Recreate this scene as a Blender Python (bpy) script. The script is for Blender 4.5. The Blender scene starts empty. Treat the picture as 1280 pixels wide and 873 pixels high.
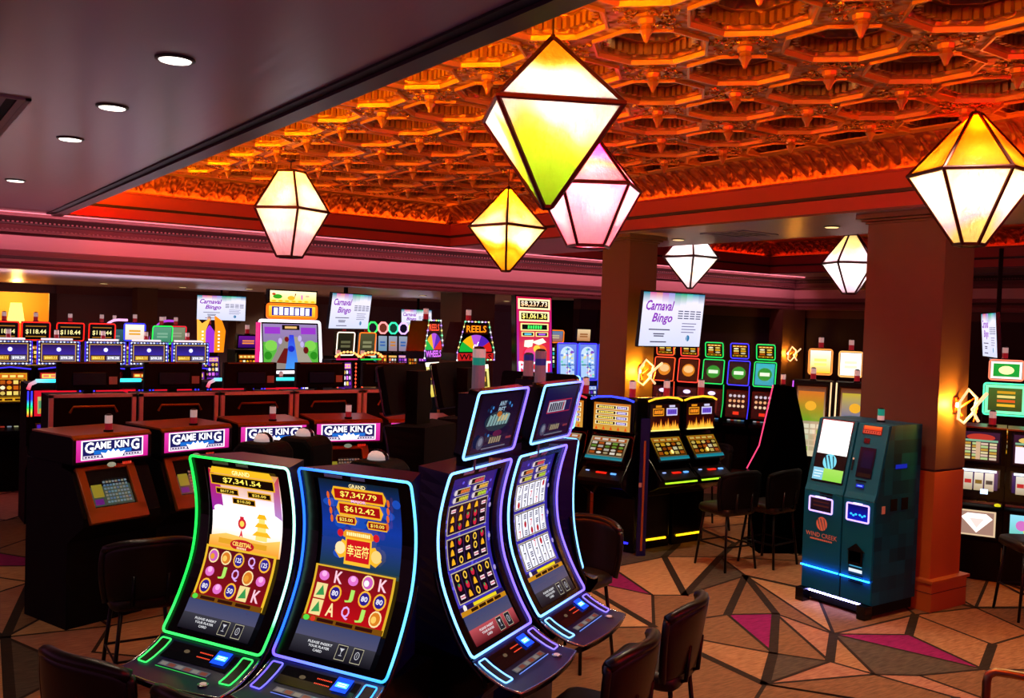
import bpy, bmesh, math, random
from mathutils import Vector, Matrix
from mathutils.geometry import delaunay_2d_cdt

random.seed(7)
SC = bpy.context.scene
COL = SC.collection
PI = math.pi

# ------------------------------------------------------------------ colour
def lin(h):
    out = []
    for i in (0, 2, 4):
        c = int(h[i:i + 2], 16) / 255
        out.append(c / 12.92 if c <= .04045 else ((c + .055) / 1.055) ** 2.4)
    return out

_cc = {}
def C(h, s=1.0):
    k = (h, s)
    if k not in _cc:
        r = lin(h)
        _cc[k] = (r[0] * s, r[1] * s, r[2] * s, 1.0)
    return _cc[k]

def mix(a, b, t):
    return tuple(a[i] * (1 - t) + b[i] * t for i in range(3)) + (1.0,)

# ------------------------------------------------------------------ materials
def nodes_of(name):
    m = bpy.data.materials.new(name)
    m.use_nodes = True
    nt = m.node_tree
    return m, nt, nt.nodes['Principled BSDF']

def M(name, h, rough=.5, metal=0., spec=.5, emis=None, es=0., coat=0.):
    m, nt, b = nodes_of(name)
    b.inputs['Base Color'].default_value = C(h)
    b.inputs['Roughness'].default_value = rough
    b.inputs['Metallic'].default_value = metal
    b.inputs['Specular IOR Level'].default_value = spec
    b.inputs['Coat Weight'].default_value = coat
    if emis:
        b.inputs['Emission Color'].default_value = C(emis)
        b.inputs['Emission Strength'].default_value = es
    return m

def noise_bump(m, scale, strength, dist=.01, detail=4, kind='noise', stretch=(1, 1, 1), coord='Object'):
    nt = m.node_tree
    b = nt.nodes['Principled BSDF']
    tc = nt.nodes.new('ShaderNodeTexCoord')
    mp = nt.nodes.new('ShaderNodeMapping')
    mp.inputs['Scale'].default_value = stretch
    nt.links.new(tc.outputs[coord], mp.inputs['Vector'])
    if kind == 'noise':
        t = nt.nodes.new('ShaderNodeTexNoise')
        t.inputs['Scale'].default_value = scale
        t.inputs['Detail'].default_value = detail
        o = t.outputs['Fac']
    else:
        t = nt.nodes.new('ShaderNodeTexVoronoi')
        t.inputs['Scale'].default_value = scale
        t.feature = 'SMOOTH_F1'
        o = t.outputs['Distance']
    nt.links.new(mp.outputs['Vector'], t.inputs['Vector'])
    bp = nt.nodes.new('ShaderNodeBump')
    bp.inputs['Strength'].default_value = strength
    bp.inputs['Distance'].default_value = dist
    nt.links.new(o, bp.inputs['Height'])
    nt.links.new(bp.outputs['Normal'], b.inputs['Normal'])
    return m

def glow(name, sampling, rough=.25, base='050507'):
    """a lit display: the picture it shows is the mesh's own colour attribute"""
    m, nt, b = nodes_of(name)
    b.inputs['Base Color'].default_value = C(base)
    b.inputs['Roughness'].default_value = rough
    a = nt.nodes.new('ShaderNodeAttribute')
    a.attribute_name = 'Col'
    nt.links.new(a.outputs['Color'], b.inputs['Emission Color'])
    b.inputs['Emission Strength'].default_value = 1.0
    m.cycles.emission_sampling = sampling
    return m

def noise_colour(m, h1, h2, scale, stretch=(1, 1, 1), detail=3, lo=.35, hi=.65):
    nt = m.node_tree
    b = nt.nodes['Principled BSDF']
    tc = nt.nodes.new('ShaderNodeTexCoord')
    mp = nt.nodes.new('ShaderNodeMapping')
    mp.inputs['Scale'].default_value = stretch
    nt.links.new(tc.outputs['Object'], mp.inputs['Vector'])
    t = nt.nodes.new('ShaderNodeTexNoise')
    t.inputs['Scale'].default_value = scale
    t.inputs['Detail'].default_value = detail
    nt.links.new(mp.outputs['Vector'], t.inputs['Vector'])
    r = nt.nodes.new('ShaderNodeValToRGB')
    r.color_ramp.elements[0].position = lo
    r.color_ramp.elements[0].color = C(h1)
    r.color_ramp.elements[1].position = hi
    r.color_ramp.elements[1].color = C(h2)
    nt.links.new(t.outputs['Fac'], r.inputs['Fac'])
    nt.links.new(r.outputs['Color'], b.inputs['Base Color'])
    return m

GLOW = glow('display_far', 'NONE')
GLOWN = glow('display_near', 'AUTO', .12)
NEON = glow('neon_tube', 'AUTO', .4)
NEONF = glow('neon_tube_far', 'NONE', .4)

BLACK = M('black_gloss', '040406', .2, 0, .35)
BLACKM = M('black_matte', '030303', .65, 0, .15)
CHAR = M('charcoal_metal', '0c0c0e', .35, .5)
CHROME = M('chrome', 'b8b4b0', .18, 1)
NAVY = M('blue_black_lacquer', '0c0c52', .3, 0, .4)
LEATHER = noise_bump(M('dark_leather', '0e0806', .33, 0, .5), 90, .12, .004)
SEATL = noise_bump(M('seat_leather', '1a140b', .38, 0, .45), 90, .12, .004)
LEGM = M('chair_leg_metal', '0b0a0a', .35, .5)
AMBERW = M('amber_lacquered_trim', 'a05614', .3, .2)
WOODR = M('red_brown_laminate', '1e0a04', .4, 0, .3)
PALEM = M('pale_metal_frame', 'f0dcd2', .5, .1)
STICK = M('pale_sticker', 'b8a29c', .7)
CLEAR = M('lamp_lens_grey', '8f8796', .25, 0, .5, 'b79fb5', .10)  # faint glow in these lens materials keeps unlit signal lamps visible
LREDM = M('lamp_lens_red', '8a1418', .3, 0, .5, 'c02030', .25)
LWHT = M('lamp_lens_white', 'c9b8b4', .3, 0, .5, 'e8c9c4', .35)
LGREEN = M('lamp_lens_green', '0f8f7a', .3, 0, .5, '18b79c', .35)
LBLUE = M('lamp_lens_blue', '202a7a', .3, 0, .5, '2a3ab0', .2)
KEYM = M('button_strip_print', '8b8b95', .4, 0, .5, 'a8a8b8', .18)

# ------------------------------------------------------------------ mesh builder
class MB:
    def __init__(s):
        s.v = []; s.f = []; s.m = []; s.c = []; s.mats = []; s.T = None; s.hascol = False
    def mi(s, mat):
        if mat not in s.mats:
            s.mats.append(mat)
        return s.mats.index(mat)
    def add(s, vs, fs, mat, cols=None):
        """cols: one colour for all faces, or a list of one colour per vertex"""
        b = len(s.v); k = s.mi(mat)
        for p in vs:
            p = Vector(p)
            s.v.append(s.T @ p if s.T is not None else p)
        for f in fs:
            s.f.append([b + i for i in f]); s.m.append(k)
            if cols is None:
                s.c.append(None)
            else:
                s.hascol = True
                if isinstance(cols, list):
                    s.c.append([cols[i] for i in f])
                else:
                    s.c.append([cols] * len(f))
        return s
    def box(s, mat, x0, x1, y0, y1, z0, z1, cols=None):
        vs = [(x, y, z) for z in (z0, z1) for y in (y0, y1) for x in (x0, x1)]
        fs = [(0, 2, 3, 1), (4, 5, 7, 6), (0, 1, 5, 4), (2, 6, 7, 3), (0, 4, 6, 2), (1, 3, 7, 5)]
        return s.add(vs, fs, mat, cols)
    def prism(s, mat, pts, x0, x1, axis='x', cols=None):
        n = len(pts)
        if axis == 'x':
            vs = [(x0, a, b) for a, b in pts] + [(x1, a, b) for a, b in pts]
        elif axis == 'y':
            vs = [(a, x0, b) for a, b in pts] + [(a, x1, b) for a, b in pts]
        else:
            vs = [(a, b, x0) for a, b in pts] + [(a, b, x1) for a, b in pts]
        fs = [tuple(range(n - 1, -1, -1)), tuple(range(n, 2 * n))]
        fs += [(i, (i + 1) % n, n + (i + 1) % n, n + i) for i in range(n)]
        return s.add(vs, fs, mat, cols)
    def grid(s, mat, fn, nu, nv, cols=None):
        vs = [fn(i / nu, j / nv) for j in range(nv + 1) for i in range(nu + 1)]
        fs = [(j * (nu + 1) + i, j * (nu + 1) + i + 1, (j + 1) * (nu + 1) + i + 1, (j + 1) * (nu + 1) + i)
              for j in range(nv) for i in range(nu)]
        return s.add(vs, fs, mat, cols)
    def tube(s, mat, path, r, n=8, closed=False, colf=None):
        P = [Vector(p) for p in path]
        m = len(P)
        vs = []; cs = []
        prev = None
        for i in range(m):
            a = P[i - 1] if (i > 0 or closed) else P[i]
            b = P[(i + 1) % m] if (i < m - 1 or closed) else P[i]
            t = (b - a)
            if t.length < 1e-9:
                t = Vector((0, 0, 1))
            t.normalize()
            if prev is None:
                u = t.orthogonal().normalized()
            else:
                u = prev - t * prev.dot(t)
                if u.length < 1e-6:
                    u = t.orthogonal()
                u.normalize()
            prev = u
            w = t.cross(u)
            for k in range(n):
                an = 2 * PI * k / n
                vs.append(P[i] + (u * math.cos(an) + w * math.sin(an)) * (r[i] if isinstance(r, list) else r))
                if colf:
                    cs.append(colf(i / max(1, m - 1)) if callable(colf) else colf)
        fs = []
        for i in range(m if closed else m - 1):
            j = (i + 1) % m
            off = 0
            if closed and i == m - 1:      # match the seam
                d = [(vs[j * n + k] - vs[i * n]).length for k in range(n)]
                off = d.index(min(d))
            for k in range(n):
                fs.append((i * n + k, i * n + (k + 1) % n, j * n + (k + 1 + off) % n, j * n + (k + off) % n))
        if not closed:
            fs.append(tuple(range(n - 1, -1, -1)))
            fs.append(tuple((m - 1) * n + k for k in range(n)))
        return s.add(vs, fs, mat, cs if colf else None)
    def beads(s, mat, centres, r, cols, closed=False):
        """a string of small round bulbs joined by a thin wire, one connected piece"""
        Q = [Vector(c) for c in centres]
        pts = []; rad = []; cl = []
        m = len(Q)
        for i, c in enumerate(Q):
            a = Q[i - 1] if (i or closed) else Q[i]
            b = Q[(i + 1) % m] if (i < m - 1 or closed) else Q[i]
            t = (b - a).normalized()
            k = cols[i % len(cols)]
            for f, q in ((-1, .12), (-.6, .8), (0, 1), (.6, .8), (1, .12)):
                pts.append(c + t * r * f); rad.append(r * q); cl.append(k)
        tmp = MB(); tmp.tube(mat, pts, rad, 6, closed)
        s.add(tmp.v, tmp.f, mat, [k for k in cl for _ in range(6)])
    def lathe(s, mat, prof, c=(0, 0, 0), n=16, cols=None, rot=0):
        vs = []
        for r, z in prof:
            for k in range(n):
                a = 2 * PI * k / n + rot
                vs.append((c[0] + r * math.cos(a), c[1] + r * math.sin(a), c[2] + z))
        fs = []
        for i in range(len(prof) - 1):
            for k in range(n):
                fs.append((i * n + k, i * n + (k + 1) % n, (i + 1) * n + (k + 1) % n, (i + 1) * n + k))
        fs.append(tuple(range(n - 1, -1, -1)))
        fs.append(tuple((len(prof) - 1) * n + k for k in range(n)))
        return s.add(vs, fs, mat, cols)
    def build(s, name, parent=None, smooth=False, bevel=0., subsurf=0, solid=0.):
        me = bpy.data.meshes.new(name)
        me.from_pydata([tuple(p) for p in s.v], [], s.f)
        for m in s.mats:
            me.materials.append(m)
        me.polygons.foreach_set('material_index', s.m)
        if smooth:
            me.polygons.foreach_set('use_smooth', [True] * len(s.f))
        if s.hascol:
            at = me.attributes.new('Col', 'FLOAT_COLOR', 'CORNER')
            flat = []
            for f, c in zip(s.f, s.c):
                for k in range(len(f)):
                    flat.extend(c[k] if c else (0, 0, 0, 1))
            at.data.foreach_set('color', flat)
        me.update()
        o = bpy.data.objects.new(name, me)
        COL.objects.link(o)
        if parent is not None:
            o.parent = parent
        if solid:
            md = o.modifiers.new('thickness', 'SOLIDIFY'); md.thickness = solid; md.offset = 0
        if subsurf:
            md = o.modifiers.new('smooth', 'SUBSURF'); md.levels = subsurf; md.render_levels = subsurf
        if bevel:
            md = o.modifiers.new('edges', 'BEVEL'); md.width = bevel; md.segments = 2; md.limit_method = 'ANGLE'
        return o

def tag(o, label=None, cat=None, group=None, kind=None):
    if label: o['label'] = label
    if cat: o['category'] = cat
    if group: o['group'] = group
    if kind: o['kind'] = kind
    return o

def thing(name, label, cat, loc=(0, 0, 0), rot=0., group=None):
    o = bpy.data.objects.new(name, None)
    o.empty_display_size = .1
    COL.objects.link(o)
    o.location = loc
    o.rotation_euler = (0, 0, rot)
    return tag(o, label, cat, group)

def struct(name, mb, **k):
    o = mb.build(name, None, **k)
    o['kind'] = 'structure'
    return o

def facing(nx, ny):
    """rotation that turns a thing built to face -Y so that it faces (nx, ny)"""
    return math.atan2(nx, -ny)

def lamp(kind, name, loc, energy, col='ffffff', parent=None, size=.1, rot=(0, 0, 0), spot=None, blend=.5, size_y=None):
    d = bpy.data.lights.new(name, kind)
    d.energy = energy
    d.color = lin(col)
    if kind in ('POINT', 'SPOT'):
        d.shadow_soft_size = size
    if kind == 'AREA':
        d.size = size
        if size_y:
            d.shape = 'RECTANGLE'; d.size_y = size_y
    if kind == 'SPOT':
        d.spot_size = spot; d.spot_blend = blend
    o = bpy.data.objects.new(name, d)
    COL.objects.link(o)
    o.location = loc
    o.rotation_euler = rot
    if parent is not None:
        o.parent = parent
    return o

# ------------------------------------------------------------------ lettering
_tx = {}
def letters(body, bold=0., shear=0.):
    bold = bold * .35
    k = (body, bold, shear)
    if k not in _tx:
        cu = bpy.data.curves.new('lettering', 'FONT')
        cu.body = body
        cu.resolution_u = 2
        cu.offset = bold
        cu.shear = shear
        ob = bpy.data.objects.new('lettering', cu)
        me = bpy.data.meshes.new_from_object(ob)
        vs = [(v.co.x, v.co.y) for v in me.vertices]
        fs = [tuple(p.vertices) for p in me.polygons]
        bpy.data.objects.remove(ob); bpy.data.curves.remove(cu); bpy.data.meshes.remove(me)
        if not vs:
            vs = [(0, 0), (1, 0), (1, 1)]; fs = [(0, 1, 2)]
        x0 = min(p[0] for p in vs); x1 = max(p[0] for p in vs)
        y0 = min(p[1] for p in vs); y1 = max(p[1] for p in vs)
        w = max(x1 - x0, 1e-6); h = max(y1 - y0, 1e-6)
        _tx[k] = ([((x - x0) / w, (y - y0) / h) for x, y in vs], fs)
    return _tx[k]

# ------------------------------------------------------------------ pictures on displays
class Art:
    """draws flat shapes on a surface given by fn(x, y, d): x across, y up, d outward"""
    def __init__(s, mb, fn, mat, step=None, lay=.0007):
        s.mb = mb; s.fn = fn; s.mat = mat; s.step = step; s.lay = lay; s.d = 0.
    def up(s):
        s.d += s.lay
        return s
    def rect(s, x0, y0, x1, y1, c, c2=None, skew=0.):
        n = max(1, int(math.ceil(abs(y1 - y0) / s.step))) if s.step else 1
        vs = []; cs = []
        for i in range(n + 1):
            t = i / n
            y = y0 + (y1 - y0) * t
            vs += [s.fn(x0 + skew * t, y, s.d), s.fn(x1 + skew * t, y, s.d)]
            k = mix(c, c2, t) if c2 else c
            cs += [k, k]
        fs = [(2 * i, 2 * i + 1, 2 * i + 3, 2 * i + 2) for i in range(n)]
        s.mb.add(vs, fs, s.mat, cs)
        s.up()
    def poly(s, pts, c, c2=None):
        vs = [s.fn(x, y, s.d) for x, y in pts]
        if c2:
            y0 = min(p[1] for p in pts); y1 = max(p[1] for p in pts)
            cs = [mix(c, c2, (p[1] - y0) / max(1e-6, y1 - y0)) for p in pts]
        else:
            cs = c
        s.mb.add(vs, [tuple(range(len(pts)))], s.mat, cs)
        s.up()
    def disc(s, x, y, r, c, ry=None, n=14, c2=None):
        ry = ry or r
        s.poly([(x + r * math.cos(2 * PI * k / n), y + ry * math.sin(2 * PI * k / n)) for k in range(n)], c, c2)
    def ring(s, x, y, r, w, c, ry=None, n=18):
        ry = ry or r
        vs = []
        for k in range(n):
            a = 2 * PI * k / n
            vs += [s.fn(x + r * math.cos(a), y + ry * math.sin(a), s.d), s.fn(x + (r - w) * math.cos(a), y + (ry - w) * math.sin(a), s.d)]
        s.mb.add(vs, [(2 * k, (2 * k + 2) % (2 * n), (2 * k + 3) % (2 * n), 2 * k + 1) for k in range(n)], s.mat, c)
        s.up()
    def glyphs(s, cx, cy, w, h, n, c, lean=.0):
        """a line of small lit marks too small to read"""
        p = w / n
        for k in range(n):
            x = cx - w / 2 + p * k
            k_ = (k * 7 + n) % 3
            s.poly([(x + p * .1, cy - h / 2), (x + p * .82, cy - h / 2), (x + p * .82 + lean, cy + h / 2 * (1, .7, 1)[k_]), (x + p * .1 + lean, cy + h / 2)], c); s.d -= s.lay
        s.up()
    def frame(s, x0, y0, x1, y1, w, c):
        s.rect(x0, y0, x1, y0 + w, c); s.d -= s.lay
        s.rect(x0, y1 - w, x1, y1, c); s.d -= s.lay
        s.rect(x0, y0 + w, x0 + w, y1 - w, c); s.d -= s.lay
        s.rect(x1 - w, y0 + w, x1, y1 - w, c)
    def text(s, body, cx, cy, w, h, c, bold=.02, shear=0., c2=None):
        vs, fs = letters(body, bold, shear)
        P = [s.fn(cx + (x - .5) * w, cy + (y - .5) * h, s.d) for x, y in vs]
        cs = [mix(c, c2, y) for x, y in vs] if c2 else c
        s.mb.add(P, fs, s.mat, cs)
        s.up()

def flat(o, r, u, n):
    o = Vector(o); r = Vector(r); u = Vector(u); n = Vector(n)
    return lambda x, y, d: o + r * x + u * y + n * d

# =================================================================== CAMERA
H = 2.6
FPX = 1180.0
def cam_vec(px, py):
    return Vector(((px - 640) / FPX, -(py - 436.5) / FPX, -1.0))
_h1 = cam_vec(-175, 373)
_h2 = cam_vec(825, 407)
_up = _h2.cross(_h1).normalized()
if _up.y < 0: _up = -_up
_A = _h1.normalized()
_B = _A.cross(_up)
ROT = Matrix((_B, _A, _up))
cd = bpy.data.cameras.new('camera')
cd.sensor_width = 36; cd.sensor_fit = 'HORIZONTAL'
cd.lens = FPX / 1280 * 36
cd.clip_start = .05; cd.clip_end = 200
cam = bpy.data.objects.new('camera', cd)
COL.objects.link(cam)
cam.matrix_world = Matrix.Translation((0, 0, H)) @ ROT.to_4x4()
SC.camera = cam
vs_ = SC.view_settings
vs_.view_transform = 'Standard'; vs_.look = 'None'; vs_.gamma = 1; vs_.use_curve_mapping = False
vs_.exposure = 0.0

w = bpy.data.worlds.new('world'); SC.world = w; w.use_nodes = True
w.node_tree.nodes['Background'].inputs['Color'].default_value = C('a05c80')
w.node_tree.nodes['Background'].inputs['Strength'].default_value = .6

# =================================================================== FLOOR
def carpet(name, h1, h2):
    m = M(name, h1, .92, 0, .15)
    noise_colour(m, h1, h2, 9, (1, 6, 1), 6, .3, .7)
    return m
TANS = [carpet('carpet_tan', '7e583a', 'a67a54'), carpet('carpet_light_tan', '966c48', 'bc8e60'),
        carpet('carpet_brown', '62442c', '825e40'), carpet('carpet_rose_tan', '845644', 'a6765a')]
GREYC = carpet('carpet_grey', '3e352b', '564a3c')
MAGC = carpet('carpet_magenta', '6a1046', '8a1a5c')
LINEC = carpet('carpet_line', '241b15', '31261d')

FV = dict(a=(7.47,7.65),b=(8.05,7.35),c=(7.69,6.66),d=(6.59,6.45),e=(6.31,6.60),f=(5.66,5.89),g=(6.63,7.57),h=(8.03,8.01),i=(6.50,5.82),j=(6.92,5.62),k=(6.06,4.93),l=(5.48,4.52),m=(5.53,5.27),n=(5.90,7.08),n0=(6.09,7.18),m2=(5.77,5.46),o=(8.82,6.74),p=(8.71,7.73),r=(10.33,8.41),r2=(9.48,7.72),p2=(8.95,6.98),h2=(7.29,8.48),d2=(6.23,5.85),s=(5.25,6.09),C=(6.91,4.99),J=(6.31,4.58),K=(6.38,4.23),D=(8.07,4.96),E=(7.49,4.65),F=(7.25,3.86),G=(7.90,4.14),Hh=(8.82,4.80),I=(8.53,4.13),N=(6.50,3.65),M=(6.67,4.04),M2=(6.67,3.57),I2=(7.58,3.66),L2=(5.83,4.03),L3=(5.92,3.87),l2=(4.99,4.25),m3=(4.87,6.19),a1=(0.96,8.18),a2=(1.34,9.72),a3=(1.57,8.92),a4=(1.70,8.08),a5=(1.21,7.50),a7=(1.05,10.09),a8=(1.47,7.52),a9=(0.83,6.79),a10=(1.18,7.10),a11=(1.15,11.11),a12=(1.61,10.43),a13=(1.58,10.24),a14=(1.09,10.49))
FE = ('a-b a-d a-g a-h b-d b-c c-d c-i c-j i-j i-k j-k k-l i-d2 d-e e-f g-e g-n0 e-n0 n0-n n-f f-s b-p p-r2 p-r b-o p-p2 m-l m2-m m2-k '
      'j-C j-J C-J J-k J-l C-K J-K l-K K-M M-F C-E C-F E-F C-D D-E D-G G-I G-F D-Hh Hh-I l-L2 L2-L3 l-L3 K-N M-M2 F-I2 c-C k-i l-l2 h-h2 d2-m2 '
      'a1-a2 a1-a3 a1-a4 a1-a5 a2-a3 a1-a9 a4-a8 a2-a7 a9-a10 a11-a12 a12-a13 a13-a14 a11-a14 a5-a10 a3-a4').split()
THICK = set('a-d a-h b-d c-i c-j b-p n-f m-l j-k k-l C-J D-E G-F a1-a2 a1-a9'.split())
MAGS = [('g', 'e', 'n0'), ('i', 'j', 'k'), ('C', 'E', 'F'), ('l', 'L2', 'L3'), ('a11', 'a12', 'a13')]
GREYS = [('b', 'c', 'd'), ('C', 'F', 'K'), ('J', 'k', 'l'), ('a9', 'a10', 'a5'), ('p', 'r', 'r2')]

def build_floor():
    rnd = random.Random(3)
    names = list(FV)
    pts = [Vector(FV[n]) for n in names]
    idx = {n: i for i, n in enumerate(names)}
    edges = []; thick = set()
    for e in FE:
        p, q = e.split('-')
        edges.append((idx[p], idx[q]))
        if e in THICK: thick.add(len(edges) - 1)
    nt_ = len(pts)
    tries = 0
    while len(pts) < nt_ + 420 and tries < 20000:
        tries += 1
        q = Vector((rnd.uniform(-4, 19), rnd.uniform(-1.5, 24.5)))
        if min((q - p).length for p in pts) > .75:
            pts.append(q)
    for x in (-6, 20.5):
        for y in (-3, 25.5):
            pts.append(Vector((x, y)))
    V2, E2, F2, ov, oe, of = delaunay_2d_cdt(pts, edges, [], 0, 1e-4)
    traced = [any(j < nt_ for j in l) for l in ov]
    con = {}
    for (p, q), l in zip(E2, oe):
        if l:
            con[frozenset((p, q))] = any(j in thick for j in l)
    # regions: traced triangles merge across edges that are not lines
    efs = {}
    for fi, f in enumerate(F2):
        for k in range(3):
            efs.setdefault(frozenset((f[k], f[(k + 1) % 3])), []).append(fi)
    par = list(range(len(F2)))
    def find(x):
        while par[x] != x:
            par[x] = par[par[x]]; x = par[x]
        return x
    draw = {}
    for e, fs in efs.items():
        p, q = tuple(e)
        if e in con:
            draw[e] = .075 if con[e] else .03
        elif traced[p] and traced[q] and (V2[p] - V2[q]).length < 2.2:
            if len(fs) == 2: par[find(fs[0])] = find(fs[1])
        elif rnd.random() < .22 and len(fs) == 2:
            par[find(fs[0])] = find(fs[1])
        else:
            draw[e] = rnd.choice((.03, .03, .045, .07))
    def inside(q, t):
        s = [(t[(i + 1) % 3] - t[i]).cross(q - t[i]) for i in range(3)]
        return all(v >= 0 for v in s) or all(v <= 0 for v in s)
    colr = {}
    for lst, mt in ((MAGS, MAGC), (GREYS, GREYC)):
        for tri in lst:
            ctr = sum((Vector(FV[n]) for n in tri), Vector((0, 0))) / 3
            for fi, f in enumerate(F2):
                if inside(ctr, [V2[i] for i in f]):
                    colr[find(fi)] = mt
    mb = MB()
    for fi, f in enumerate(F2):
        r_ = find(fi)
        if r_ not in colr:
            t = rnd.random()
            free = not any(traced[i] for i in f)
            colr[r_] = MAGC if free and t < .08 else GREYC if free and t < .2 else rnd.choice(TANS)
        mb.add([(V2[i].x, V2[i].y, 0) for i in f], [(0, 1, 2)], colr[r_])
    for e, wd in draw.items():
        p, q = (V2[i] for i in e)
        d = (q - p)
        if d.length < 1e-6: continue
        d = d.normalized()
        nn = Vector((-d.y, d.x)) * wd * .5
        ex = d * wd * .25
        z = .0012 + wd * .01
        mb.add([(*(p - ex - nn), z), (*(q + ex - nn), z), (*(q + ex + nn), z), (*(p - ex + nn), z)], [(0, 1, 2, 3)], LINEC)
    mb.box(LINEC, -6, 20.5, -3, 25.5, -.1, -.003)
    return struct('floor', mb)
build_floor()

# =================================================================== CEILING, HEADERS, WALLS
SOFF = noise_bump(M('soffit_satin_paint', 'b8a0aa', .26, 0, .6), 2.2, .12, .02, 2, stretch=(5, .4, 1))
LOWC = noise_bump(M('low_ceiling_satin_paint', 'e6d6e2', .34, 0, 1.0), 2.2, .07, .02, 2, stretch=(5, .4, 1))
EDGE = M('soffit_edge_trim', '4a3a40', .35)
EDGED = M('soffit_edge_groove', '171013', .5)
FASC = M('fascia_paint', 'b4403a', .5)
CREAM = M('header_band_paint', 'c0a0a6', .5)
MOLD = M('moulding_paint', '6a4448', .5)
MOLDD = M('moulding_shadow_line', '2a1a1c', .6)
def gold_mat(name, h, scale, strength, dist):
    m = M(name, h, .34, .5, .6)
    noise_bump(m, scale, strength, dist, 3, 'voronoi')
    return m
GOLD = gold_mat('gilded_plaster_relief', 'a8682a', 15, 1., .05)
GOLDS = M('gilded_plaster', 'c88a38', .32, .5, .6)
noise_bump(GOLDS, 40, .25, .01)
GLINT = M('gilded_foliage', 'd89838', .24, .75, .6)
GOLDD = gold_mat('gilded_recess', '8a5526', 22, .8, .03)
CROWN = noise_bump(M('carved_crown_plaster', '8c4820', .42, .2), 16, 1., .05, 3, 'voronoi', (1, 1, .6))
WALLP = M('wall_plum_paint', '7a6874', .75, 0, .2)
WALLM = M('wall_maroon_paint', '40202a', .6)
PILL = noise_bump(M('pillar_taupe_paint', '5c4638', .55), 120, .08, .003)
PILLO = M('pillar_wood_panel', 'a85c22', .45)

ZC = 3.78          # soffit
ZT = 4.45          # coffered field
ZL = 3.06          # low ceiling
X0, X1, Y1 = 2.13, 8.05, 13.55       # tray opening (runs on past the camera)
YH, XH = 14.0, 17.4
YN = -2.5

mb = MB()
mb.box(SOFF, -6, X0 - .01, YN, Y1, ZC, ZC + .12)
mb.box(SOFF, X1 + .012, 9.888, YN, Y1, ZC, ZC + .12)
mb.box(SOFF, 16.012, XH + .1, YN, Y1, ZC, ZC + .12)
mb.box(SOFF, -6, XH + .1, Y1 + .012, YH + .1, ZC, ZC + .12)
mb.box(LOWC, -6, 20.5, YH + .05, 25.0, ZL, ZL + .1)
mb.box(SOFF, XH + .05, 20.5, YN, YH + .05, ZL, ZL + .1)
ceil = struct('ceiling', mb)
mb = MB()                                 # soffit edge strips
mb.box(EDGED, X0 - .16, X0 - .10, YN, Y1, ZC - .012, ZC + .002)
mb.box(EDGE, X0 - .10, X0 + .02, YN, Y1, ZC - .03, ZC + .03)
mb.box(EDGED, X0 + .02, X0 + .06, YN, Y1, ZC + .0, ZC + .14)
struct('trim_1', mb)

def tray_profile():
    """(outward offset, height): fascia, shadow moulding, red fascia, ledge, carved cove crown"""
    low = [(0, ZC), (0, 3.93), (.035, 3.94), (.035, 3.965), (-.01, 3.97), (-.01, 4.14), (.0, 4.16)]
    return low

def tray_side(kind, a, b, c, sign, n):
    """one side of a tray: runs along y (kind 'x') or along x (kind 'y') at coordinate c; sign = outward direction"""
    mb = MB()
    def pt(off, z, t):
        q = c + sign * off
        return (q, t, z) if kind == 'x' else (t, q, z)
    def run(mat, prof):
        for (o0, z0), (o1, z1) in zip(prof, prof[1:]):
            mb.add([pt(o0, z0, a), pt(o0, z0, b), pt(o1, z1, b), pt(o1, z1, a)], [(0, 1, 2, 3)], mat)
    run(EDGE, [(0, ZC - .001), (0, ZC + .02)])
    run(FASC, [(0, ZC + .02), (0, 3.93)])
    run(MOLDD, [(0, 3.93), (-.035, 3.935), (-.035, 3.965), (0, 3.97)])
    run(FASC, [(0, 3.97), (0, 4.13), (-.015, 4.135), (-.015, 4.155), (.0, 4.155), (.14, 4.155)])
    cove = []
    for i in range(11):
        t = i / 10
        cove.append((.14 - .30 * t ** 1.9 - .02 * math.sin(t * PI), 4.155 + (ZT - 4.155 - .02) * t))
    run(CROWN, cove)
    run(GOLDS, [(-.18, ZT - .02), (-.21, ZT - .03), (-.23, ZT - .005), (-.27, ZT)])
    # row of studs along the foot of the crown
    m_ = int(abs(b - a) / .42)
    for i in range(m_):
        t = a + (b - a) * (i + .5) / m_
        p = pt(.085, 4.215, t)
        mb.lathe(CROWN, [(.0, -.022), (.016, -.016), (.022, 0), (.016, .016), (0, .022)], p, 8)
    # acanthus leaves of the crown, as overlapping ribs
    m_ = int(abs(b - a) / .21)
    for i in range(m_):
        t = a + (b - a) * (i + .5) / m_
        for dt in (-1, 1):
            vs = []
            for j in range(5):
                s_ = j / 4
                q = .15 + .75 * s_
                off = .14 - .30 * q ** 1.9 - .02 * math.sin(q * PI) - .012
                z = 4.155 + (ZT - 4.175) * q
                tt = t + dt * (.012 + .075 * math.sin(s_ * PI * .55))
                wv = .03 * (1 - s_ * .5)
                vs += [pt(off, z, tt - wv), pt(off - .018, z, tt), pt(off, z, tt + wv)]
            fs = []
            for j in range(4):
                for k in range(2):
                    fs.append((3 * j + k, 3 * j + k + 1, 3 * j + k + 4, 3 * j + k + 3))
            mb.add(vs, fs, CROWN)
    return struct(n, mb)
tray_side('x', YN, Y1 + .15, X1, 1, 'trim_2')
tray_side('y', X0 - .15, X1 + .15, Y1, 1, 'trim_3')
tray_side('x', YN, Y1 + .15, X0, -1, 'trim_4')
# second tray beyond the beam
tray_side('y', 9.9, 16.15, Y1, 1, 'trim_5')
tray_side('x', YN, Y1 + .15, 16.0, 1, 'trim_6')

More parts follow.
